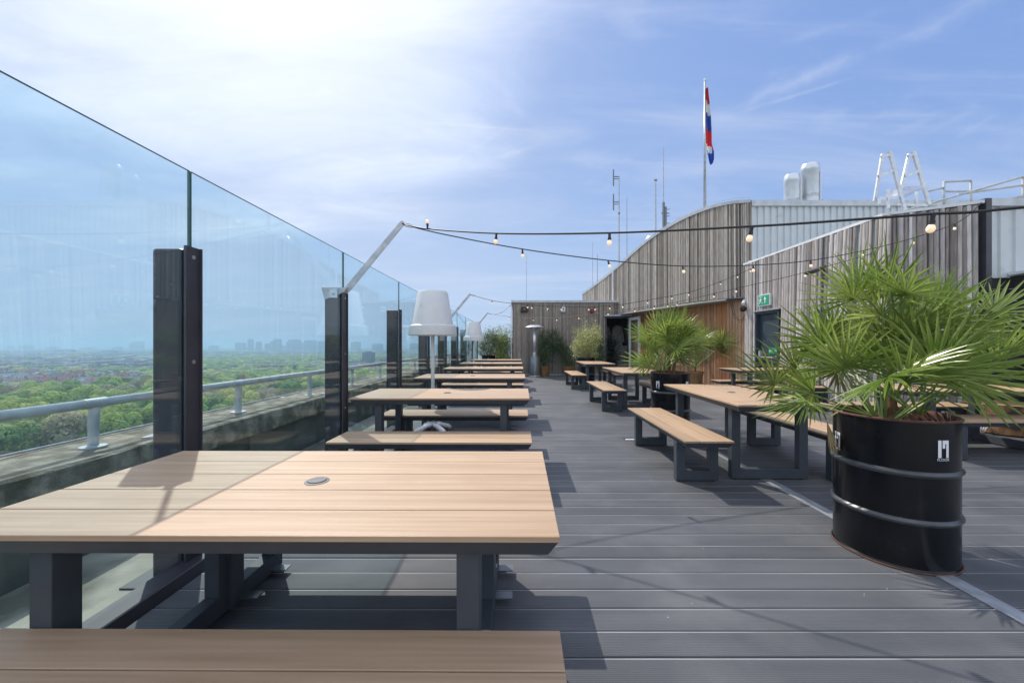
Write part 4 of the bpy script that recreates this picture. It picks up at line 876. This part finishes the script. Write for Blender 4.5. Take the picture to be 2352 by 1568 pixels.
for i, e in enumerate(ARMEND):
    m = MB(); k = 1.0
    m.tube([(e.x+.02+.055*(1-math.cos(a)), e.y-.01, e.z-.012*(1)-.004-.06*.5*(1-math.cos(a))*.4+.018*math.sin(a)) for a in [2*math.pi*j/16 for j in range(17)]], .004, 6)
    tag(m.build('carabiner', M['screw']), 'steel carabiner hook at the tip of the %s light arm' % ['nearest', 'second', 'farthest'][i], 'hook', 'hooks on the light arms')

# ================================================================== ROOF EQUIPMENT
t = thing('flagpole', 'tall pale flagpole rising behind the curved roof', 'flagpole', (6.83, 14, 5.4))
MB().tube([P(1619, 478, 14), P(1619, 184, 14)], [.05, .03], 10).build('pole', M['galv'], t, smooth=True)
MB().sphere(P(1619, 184, 14), .05, 8).build('finial', M['whitepaint'], t)
t = thing('flag', 'red white and blue flag hanging limp from the flagpole', 'flag', (6.9, 14, 9))
m = MB(); xl, zt_ = P(1620.5, 203, 14)[0], P(0, 203, 14)[2]; rows = 46; cols = 12; vs = []
out_l = [(203, 0, 2), (240, 0, 7), (275, 0, 12), (300, 0, 15), (330, 0, 18), (345, 2, 20), (365, 6, 18), (376, 10, 14)]
def wl2(y):
    for a, b in zip(out_l, out_l[1:]):
        if a[0] <= y <= b[0]: f = (y-a[0])/(b[0]-a[0]); return a[1]+(b[1]-a[1])*f, a[2]+(b[2]-a[2])*f
    return 10, 13
for i in range(rows+1):
    y = 203+(376-203)*i/rows; l, r_ = wl2(y)
    for j in range(cols+1): f = j/cols; vs.append((P(1620.5+l+(r_-l)*f, y, 14)[0], 14+.09*math.sin(f*11+i*.12)*(.3+f), P(0, y, 14)[2]-.03*f))
mats = []
for i in range(rows):
    for j in range(cols):
        y = 203+(173)*(i+.5)/rows; f = (j+.5)/cols; yy = y-14*f
        m.cur = 0 if yy < 228 else 1 if yy < 256 else 2 if yy < 293 else 0 if yy < 330 else 1 if (yy < 346 and f < .55) else 2
        a = i*(cols+1)+j; m.add([], []); m.f.append((a, a+1, a+cols+2, a+cols+1)); m.m.append(m.cur); m.a.append(0.)
m.v = vs; m.build('cloth', [M['flagr'], M['flagw'], M['flagb']], t, smooth=True)
def stack(px0, px1, top, dd, lab):
    x0 = P(px0, 0, dd)[0]; x1 = P(px1, 0, dd)[0]; r_ = (x1-x0)/2; c = ((x0+x1)/2, dd, 5.3); h = P(0, top, dd)[2]-5.3
    t = thing('flue_pipe', lab, 'chimney', c, 'round steel flues on the roof')
    MB().lathe([(r_, 0), (r_, h-.22), (r_*1.02, h-.21), (r_*.99, h-.12), (r_*.93, h-.02), (r_*.9, h), (r_*.85, h), (r_*.85, h-.4)], c, 32).build('pipe', M['steel'], t, smooth='auto')
    zb = h*.48; MB().lathe([(r_*1.01, zb), (r_*1.05, zb), (r_*1.05, zb+.1), (r_*1.01, zb+.1)], c, 32).build('clamp_band', M['galv'], t)
    MB().box(c[0]+r_*.55, c[0]+r_*.68, dd-r_*.92, dd-r_*.84, 5.3, 5.3+h*.85).build('seam', M['alu'], t)
    return Vector(c)+Vector((r_, 0, zb+.05))
g1 = stack(1803, 1835, 403, 13.2, 'shorter steel flue pipe on the roof'); g2 = stack(1842, 1879, 379, 13.2, 'taller steel flue pipe on the roof')
m = MB(); m.tube([g2, (g2.x+1.5, 13.2, 5.45)], .006, 4); m.tube([g2, (g2.x+.7, 13.9, 5.45)], .006, 4); m.tube([g1-Vector((.5, 0, 0)), (g1.x-1.6, 13.2, 5.5)], .006, 4); tag(m.build('guy_wires', M['cable']), 'thin guy wires bracing the steel flues', 'wire')
def ant(name, lab, px, yb, yt, dd, r_, extra=None):
    t = thing(name, lab, 'antenna', P(px, yb+15, dd), 'antennas on the roof')
    m = MB(); m.tube([P(px, yb+15, dd), P(px, (yb+yt)/2, dd), P(px, yt, dd)], [r_, r_*.9, r_*.6], 6); m.build('mast', M['galv'] if r_ > .014 else M['tank'], t)
    if extra:
        for pts, rr in extra:
            MB().tube([P(a, b, dd) for a, b in pts], rr, 5).build('element', M['tank'], t)
ant('antenna', 'tall mast with two folded dipole elements', 1422, 595, 405, 17, .035, [([(1422, 406), (1409, 406)], .025), ([(1422, 411), (1410, 411)], .02), ([(1409, 390), (1409, 427)], .03), ([(1422, 464), (1409, 464)], .025), ([(1422, 469), (1410, 469)], .02), ([(1409, 446), (1409, 483)], .03), ([(1420, 490), (1424, 490)], .05)])
ant('antenna', 'thin whip antenna right of the dipole mast', 1440, 590, 452, 17, .012)
ant('antenna', 'plain short mast with a small cap', 1506, 545, 414, 15, .032, [([(1503, 414), (1509, 414)], .04)])
ant('antenna', 'highest thin mast with stubby cluster at its foot', 1524, 530, 338, 14.5, .022, [([(1524, 465), (1524, 530)], .05), ([(1529, 475), (1529, 530)], .04), ([(1519, 490), (1537, 490)], .025), ([(1529, 482), (1538, 480)], .015), ([(1529, 497), (1538, 496)], .015), ([(1529, 514), (1538, 512)], .015)])
ant('antenna', 'leftmost thin whip over the shed roof', 1209, 690, 580, 17.5, .008)
ant('antenna', 'faint whip left of the curved wall', 1361, 660, 556, 19, .008)
ant('antenna', 'short dark whip beside the end of the curved wall', 1372, 655, 584, 19, .014)
t = thing('roof_vent', 'small round metal vent behind the curved roof line', 'vent', P(1497, 560, 15)); c = P(1497, 556, 15); MB().lathe([(.22, -.6), (.22, .02), (.26, .03), (.26, .1), (.18, .22), (.001, .26)], c, 20).build('cowl', M['alu'], t, smooth='auto')
# aluminium step-over ladder platform
t = thing('ladder_platform', 'white aluminium step over ladder with platform on the annex roof', 'ladder', P(2075, 485, 8.2))
def lad(pts, nm, th=.06, dd=(8.2, 8.2)): MB().bar(P(*pts[0], dd[0]), P(*pts[1], dd[1]), th, th*.6, (0, 1, 0)).build(nm, M['alu'], t)
lad([(2043, 347), (2078, 482)], 'rail', .07); lad([(2027, 354), (2009, 462)], 'rail', .06, (8.6, 8.6)); lad([(2098, 348), (2134, 470)], 'rail', .07); lad([(2088, 354), (2068, 440)], 'rail', .06, (8.6, 8.6))
for a, b in (([(2024, 361), (2046, 355)]), ([(2017, 406), (2053, 391)]), ([(2085, 359), (2102, 353)]), ([(2078, 405), (2108, 394)])): lad([a, b], 'rung', .06)
m = MB(); a, b, c_, d_ = P(2020, 458, 8.2), P(2075, 455, 8.2), P(2122, 433, 8.7), P(2068, 432, 8.7); h_ = Vector((0, 0, .05))
m.hexa([a, b, c_, d_], [Vector(q)+h_ for q in (a, b, c_, d_)]); m.build('platform', M['alu'], t)
for p_, q_ in (([(2020, 456)], [(2020, 470)]), ([(2040, 435)], [(2041, 478)]), ([(2105, 440)], [(2105, 470)])): lad([p_[0], q_[0]], 'strut', .05)
lad([(2063, 470), (2130, 472)], 'strut', .04)
t = thing('guard_rail', 'grey tube guard rails on the roof at the far right', 'railing', P(2210, 470, 8.0))
for pts, dd in (([(2168, 478), (2168, 417)], 9), ([(2168, 418), (2230, 415)], 9), ([(2230, 416), (2230, 480)], 9), ([(2168, 440), (2230, 440)], 9), ([(2130, 440), (2168, 431)], 9), ([(2070, 487), (2352, 405), (2500, 362)], 8.5), ([(2200, 447), (2352, 425), (2500, 405)], 8.5), ([(2290, 462), (2352, 450)], 8.5), ([(2350, 405), (2350, 500)], 8.5)):
    MB().tube([P(a, b, dd) for a, b in pts], .024, 8).build('tube', M['rail'], t, smooth=True)

# ================================================================== THE CITY BELOW
def crown_mesh(seed, n, R0=6., H=7., lf=.55):
    rg = np.random.default_rng(seed); nb = 8; cs = rg.normal(size=(nb, 3))*np.array([.42, .42, .30])*R0+np.array([0, 0, H*.62]); rs = rg.uniform(.34, .56, nb)*R0
    cs[0] = (0, 0, H*.75); rs[0] = .6*R0
    k = rg.integers(0, nb, n); dv = rg.normal(size=(n, 3)); dv /= np.linalg.norm(dv, axis=1, keepdims=True); dv[:, 2] = np.where(rg.random(n) < .7, abs(dv[:, 2]), dv[:, 2])
    p = cs[k]+dv*(rs[k]*rg.uniform(.8, 1.06, n))[:, None]
    V, F = quads(p, dv+rg.normal(size=(n, 3))*.28, lf*rg.uniform(.6, 1.4, n), .75, rg)
    return V, F, rg.uniform(.02, .98, nb)[k]
def treemat(name, c1, c2):
    return pmat(name, c1, c2, .35, .8, 0, rnd=.22, trans=.45)
TM = [treemat('spring_green_crown', (.36, .48, .11), (.47, .56, .17)), treemat('yellow_green_crown', (.56, .58, .18), (.47, .53, .14)), treemat('mid_green_crown', (.23, .36, .11), (.31, .43, .14)), treemat('bare_brown_crown', (.46, .40, .26), (.36, .36, .2))]
trg = random.Random(12)
def zone(x, y):
    """ 'w' wood, 'h' houses, 'm' mixed, by ground position as the photo shows """
    px = CX+FPX*x/y; py = CY+FPX*(HC-GZ)/y
    edge = 935-.0*px if px < 120 else 935-(px-120)*.24
    wob = 5*math.sin(x*.011+y*.006)+4*math.sin(y*.02-x*.004)
    if px < 380:
        if py > max(edge, 866)+wob: return 'w'
        if py > 866+wob: return 'h' if px < 330 else 'w'
        if 853+wob*.5 < py: return 'm' if px < 230 else 'w'
        return 'h'
    if py > 858+wob: return 'w'
    if py > 846+wob*.5: return 'm'
    return 'h' if math.sin(x*.004+2)+math.sin(y*.0031) > -.35 else 'w'
pts = []
def gridpts(y0, y1, step, jit):
    y = y0
    while y < y1:
        x = -1.62*y
        while x < -.12*y:
            yield x+trg.uniform(-jit, jit), y+trg.uniform(-jit, jit)
            x += step
        y += step
woods = []
for x, y in gridpts(150, 420, 15.5, 5.5): 
    if zone(x, y) == 'w': woods.append((x, y, 1.6))
for x, y in gridpts(420, 760, 17, 6):
    z = zone(x, y)
    if z == 'w' or (z == 'm' and trg.random() < .5) or (z == 'h' and trg.random() < .04): woods.append((x, y, 1.6))
for x, y in gridpts(760, 2200, 26, 11):
    z = zone(x, y)
    if z == 'w' or (z == 'm' and trg.random() < .5) or (z == 'h' and trg.random() < .10): woods.append((x, y, 1.7))
def visible(x, y):       # seen above the parapet
    return (HC-(GZ+12))*1.0/abs(x) < .235
woods = [w_ for w_ in woods if visible(w_[0], w_[1])]
woods.sort(key=lambda a: a[0]**2+a[1]**2)
near = woods[:260]; far = woods[260:]
CRN = [crown_mesh(100+i, 2600, lf=.42) for i in range(5)]
tprot = {}
px_of = lambda x, y: int(CX+FPX*x/y)
for i, (x, y, s_) in enumerate(near):
    vi = trg.randrange(5); mi = trg.choices([0, 1, 2, 3], [5, 3, 3, 1.6])[0]; key = (vi, mi)
    kind = ['fresh green', 'yellow green', 'mid green', 'brownish bare'][mi]
    lab = '%s tree in the wood below the railing' % kind
    if key not in tprot:
        t = thing('woodland_tree', lab, 'tree', (0, 0, 0), '%s trees of the wood below the terrace' % kind)
        V, F, A = CRN[vi]; link_np('crown', V+np.array([0, 0, 6.]), F, TM[mi], t, A)
        m = MB(); m.tube([(0, 0, -.5), (.1, 0, 5), (.3, .1, 9)], [.35, .25, .12], 5)
        for a in range(4): m.tube([(.1, 0, 5), (2.2*math.cos(a*1.6), 2.2*math.sin(a*1.6), 10)], [.16, .06], 4)
        m.build('trunk', M['trunk'], t); tprot[key] = t; o = t
    else: o = copy_tree(tprot[key])
    s2 = trg.uniform(.8, 1.15)*s_; o.location = (x, y, GZ); o.rotation_euler = (0, 0, trg.uniform(0, 6.28)); o.scale = (s2, s2, s2*trg.uniform(.9, 1.15)); o['label'] = lab
# the rest of the wood as one mass
CRF = [[crown_mesh(200+i+10*j, [420, 150][j], lf=[1.05, 1.7][j]) for i in range(4)] for j in range(2)]
Vs, Fs, As, Ms = [], [], [], []; off = 0
for x, y, s_ in far:
    V, F, A = CRF[0 if y < 900 else 1][trg.randrange(4)]; a = trg.uniform(0, 6.28); ca, sa = math.cos(a), math.sin(a); s2 = trg.uniform(.75, 1.2)*s_
    if s_ > 1.5: sz = .62
    else: sz = 1
    W_ = V*s2; W_ = np.stack([W_[:, 0]*ca-W_[:, 1]*sa+x, W_[:, 0]*sa+W_[:, 1]*ca+y, W_[:, 2]*sz+4+GZ], 1)
    Vs.append(W_); Fs.append(F+off); off += len(V); As.append(A); Ms.append(np.full(len(F), trg.choices([0, 1, 2, 3], [5, 3, 4, 1.3])[0]))
if Vs: tag(link_np('distant_wood', np.concatenate(Vs), np.concatenate(Fs), TM, None, np.concatenate(As), np.concatenate(Ms)), 'hazy distant woods and park trees beyond the near trees', 'woodland', kind='stuff')
# houses
def housemat(name, wall, win, roofz):
    m = pmat(name, wall, tuple(a*.85 for a in wall), .2, .85); n = m.node_tree; b = n.nodes['Principled BSDF']; old = b.inputs['Base Color'].links[0].from_socket
    t = n.nodes.new('ShaderNodeTexCoord'); s_ = n.nodes.new('ShaderNodeSeparateXYZ'); n.links.new(t.outputs['Object'], s_.inputs[0])
    def mth(op, a, v):
        q = n.nodes.new('ShaderNodeMath'); q.operation = op; n.links.new(a, q.inputs[0])
        if isinstance(v, (int, float)): q.inputs[1].default_value = v
        else: n.links.new(v, q.inputs[1])
        return q.outputs[0]
    fx = mth('LESS_THAN', mth('FRACT', mth('MULTIPLY', mth('ADD', s_.outputs[0], s_.outputs[1]), .33), 0.), .5)
    fz = mth('LESS_THAN', mth('FRACT', mth('MULTIPLY', s_.outputs[2], 1/3.), 0.), .55)
    k = mth('MULTIPLY', fx, fz); mx = n.nodes.new('ShaderNodeMix'); mx.data_type = 'RGBA'; n.links.new(k, mx.inputs[0]); n.links.new(old, mx.inputs[6]); mx.inputs[7].default_value = (*win, 1)
    n.links.new(mx.outputs[2], b.inputs['Base Color']); return m
HM = [housemat('red_brick_facade', (.26, .12, .09), (.30, .30, .30), 0), housemat('white_facade', (.55, .54, .5), (.12, .13, .15), 0), housemat('brown_brick_facade', (.19, .13, .11), (.36, .36, .35), 0)]
RMs = [pmat('red_tile_roof', (.24, .10, .07), (.18, .08, .06), .3, .9), pmat('grey_roof', (.12, .12, .13), (.2, .2, .2), .1, .9), pmat('pale_flat_roof', (.50, .51, .52), (.40, .41, .42), .1, .9)]
def house_parts(L, D_, H, flat):
    wm_, rm_ = MB(), MB(); wm_.box(-L/2, L/2, -D_/2, D_/2, 0, H)
    if flat: rm_.box(-L/2-.3, L/2+.3, -D_/2-.3, D_/2+.3, H, H+.5); rm_.box(-L*.1, L*.05, -2, 2, H+.5, H+2.6)
    else:
        r_ = 3.2; rm_.add([(-L/2-.3, -D_/2-.4, H), (L/2+.3, -D_/2-.4, H), (L/2+.3, D_/2+.4, H), (-L/2-.3, D_/2+.4, H), (-L/2-.3, 0, H+r_), (L/2+.3, 0, H+r_)], [(0, 1, 5, 4), (2, 3, 4, 5), (0, 4, 3), (1, 2, 5), (3, 2, 1, 0)])
        for k in range(int(L//8)): rm_.box(-L/2+4+k*8, -L/2+4.9+k*8, -.5, .5, H+1.5, H+r_+1.3)
    return wm_, rm_
hp = []
for y0, y1, st in ((380, 760, 21), (760, 1500, 36), (1500, 3300, 85)):
    for x, y in gridpts(y0, y1, st, st*.16):
        z = zone(x, y)
        if (z == 'h' and trg.random() < .86) or (z == 'm' and trg.random() < .3): hp.append((x, y, st))
hp = [h for h in hp if visible(h[0], h[1])]
hp.sort(key=lambda a: a[0]**2+a[1]**2)
hprot = {}
HN = ['red brick', 'white fronted', 'dark brick']; RN = ['red tiled roof', 'grey roof', 'pale flat roof']
for i, (x, y, st) in enumerate(hp[:240]):
    wi = trg.choices([0, 1, 2], [4, 2.2, 3])[0]; ri = trg.choices([0, 1, 2], [3, 3, 3])[0]; k = (wi, ri)
    lab = '%s row of houses with %s in the town below' % (HN[wi], RN[ri])
    if k not in hprot:
        t = thing('terraced_house', lab, 'house', (0, 0, 0), '%s houses with %s in the town' % (HN[wi], RN[ri])); a, b = house_parts(trg.choice([18, 22, 26]), 10, trg.choice([8, 10]), ri == 2)
        a.build('wall', HM[wi], t); b.build('roof', RMs[ri], t); hprot[k] = t; o = t
    else: o = copy_tree(hprot[k])
    o['label'] = lab; o.location = (x, y, GZ); o.rotation_euler = (0, 0, R(35)+R(90)*(trg.random() < .25)+R(trg.uniform(-4, 4))); f = max(st/24, 1); o.scale = (trg.uniform(.85, 1.35)*f, min(f, 1.4), trg.uniform(.8, 1.25))
m = MB()
for x, y, st in hp[240:]:
    L = st*trg.uniform(.5, .95); a = R(35)+R(90)*(trg.random() < .3)+R(trg.uniform(-8, 8)); Mx = Matrix.Translation((x, y, GZ)) @ Matrix.Rotation(a, 4, 'Z'); H = trg.uniform(8, 16); D_ = st*trg.uniform(.22, .4)
    m.cur = trg.choice([0, 1, 2, 2]); m.box(-L/2, L/2, -D_/2, D_/2, 0, H, Mx); m.cur = trg.choice([3, 4, 4, 5, 5]); m.box(-L/2-.4, L/2+.4, -D_/2-.4, D_/2+.4, H, H+trg.uniform(.5, 3), Mx)
tag(m.build('distant_town', HM+RMs), 'hazy sea of roofs of the distant town', 'town', kind='stuff')
# tree tufts amid the far town, as part of a second mass
Vs, Fs, As = [], [], []; off = 0
for x, y in gridpts(2200, 5200, 95, 45):
    if trg.random() < .45: continue
    for q in range(3):
        V, F, A = CRF[1][trg.randrange(4)]; sx = trg.uniform(3, 6); W_ = V*np.array([sx, sx, 1.4])+np.array([x+trg.uniform(-50, 50), y+trg.uniform(-40, 40), GZ]); Vs.append(W_[:240]); Fs.append(F[:60]+off); off += 240; As.append(A[:60])
tag(link_np('far_treeline', np.concatenate(Vs), np.concatenate(Fs), TM[2], None, np.concatenate(As)), 'faint green tree belts near the horizon', 'woodland', kind='stuff')
# skyline towers
towmat = housemat('grey_tower_facade', (.16, .18, .2), (.10, .12, .14), 0)
def tower(px, wpx, top, base_d, lab, shape=0):
    x = (px-CX)/FPX*base_d; wd_ = wpx/FPX*base_d; h = HC+(CY-top)/FPX*base_d-GZ; t = thing('tower_block', lab, 'tower', (x, base_d, GZ), 'towers on the skyline')
    m = MB(); m.box(x-wd_/2, x+wd_/2, base_d-12, base_d+18, GZ, GZ+h)
    if shape == 1: m.box(x-wd_/2*1.9, x-wd_/2, base_d-10, base_d+15, GZ, GZ+h*.82)
    m.build('shaft', towmat, t)
    m = MB(); 
    if shape == 2: m.box(x-wd_*.3, x+wd_*.3, base_d-6, base_d+10, GZ+h, GZ+h*1.07)
    else: m.box(x-wd_*.2, x+wd_*.25, base_d-6, base_d+10, GZ+h, GZ+h+3)
    m.build('roof_plant', towmat, t)
T_ = [(552, 20, 788, 'low broad tower leftmost of the skyline group', 0), (575, 9, 781, 'slim tower with chamfered top', 2), (594, 9, 786, 'short tower right of the slim one', 0), (618, 16, 790, 'low slab before the tallest pair', 0), (637, 16, 780, 'tallest square tower of the skyline', 1), (670, 12, 781, 'left tower of the twin towers', 1), (684, 11, 781, 'right tower of the twin towers', 0), (713, 26, 783, 'wide tower nearest the second post', 1), (737, 13, 785, 'tower cut by the second glass post', 0),
      (318, 20, 785, 'lone broad block on the hazy left skyline', 1), (60, 30, 794, 'faint long block far left', 0), (25, 12, 795, 'faint small block at the far left edge', 0), (817, 20, 787, 'block with mast between the two posts', 2), (867, 24, 791, 'low wide block past the mast block', 2), (952, 20, 790, 'low block behind the large pot lamp', 0), (1008, 16, 791, 'small block far along the glass', 0), (452, 6, 786, 'thin tower beside the first post', 0), (420, 14, 792, 'faint block behind the first post', 0)]
for px, wp, top, lab, s_ in T_: tower(px, wp, top-1, 3600 if px > 460 else 4300, lab, s_)
tower(846, 20, 809, 1100, 'dark slab apartment tower in the green beyond the second post', 0)
for i, (px, wp, top) in enumerate([(120, 40, 797), (200, 50, 798), (270, 30, 797), (490, 30, 794), (640, 60, 793), (780, 40, 792), (900, 40, 794), (150, 60, 803), (250, 44, 805), (560, 60, 798), (690, 50, 799)]):
    x = (px-CX)/FPX*4000
    tower(px, wp*.6, top, 3900+i*60 if top < 800 else 2500, 'low hazy slab block number %d from the nearest on the horizon' % (i+1), 0)
# ------------------------------------------------------------------ haze
hz = MB().box(-26500, 26500, -3500, 26500, GZ-5.2, 75).build('haze', None)
hm = bpy.data.materials.new('haze_air'); hm.use_nodes = True; n = hm.node_tree; n.nodes.clear(); o = n.nodes.new('ShaderNodeOutputMaterial'); pv = n.nodes.new('ShaderNodeVolumePrincipled')
pv.inputs['Color'].default_value = (.60, .83, 1, 1); pv.inputs['Density'].default_value = 3.4e-4; pv.inputs['Anisotropy'].default_value = .2
n.links.new(pv.outputs[0], o.inputs['Volume']); hz.data.materials.clear(); hz.data.materials.append(hm); tag(hz, 'pale summer haze over the city', 'haze', kind='stuff')
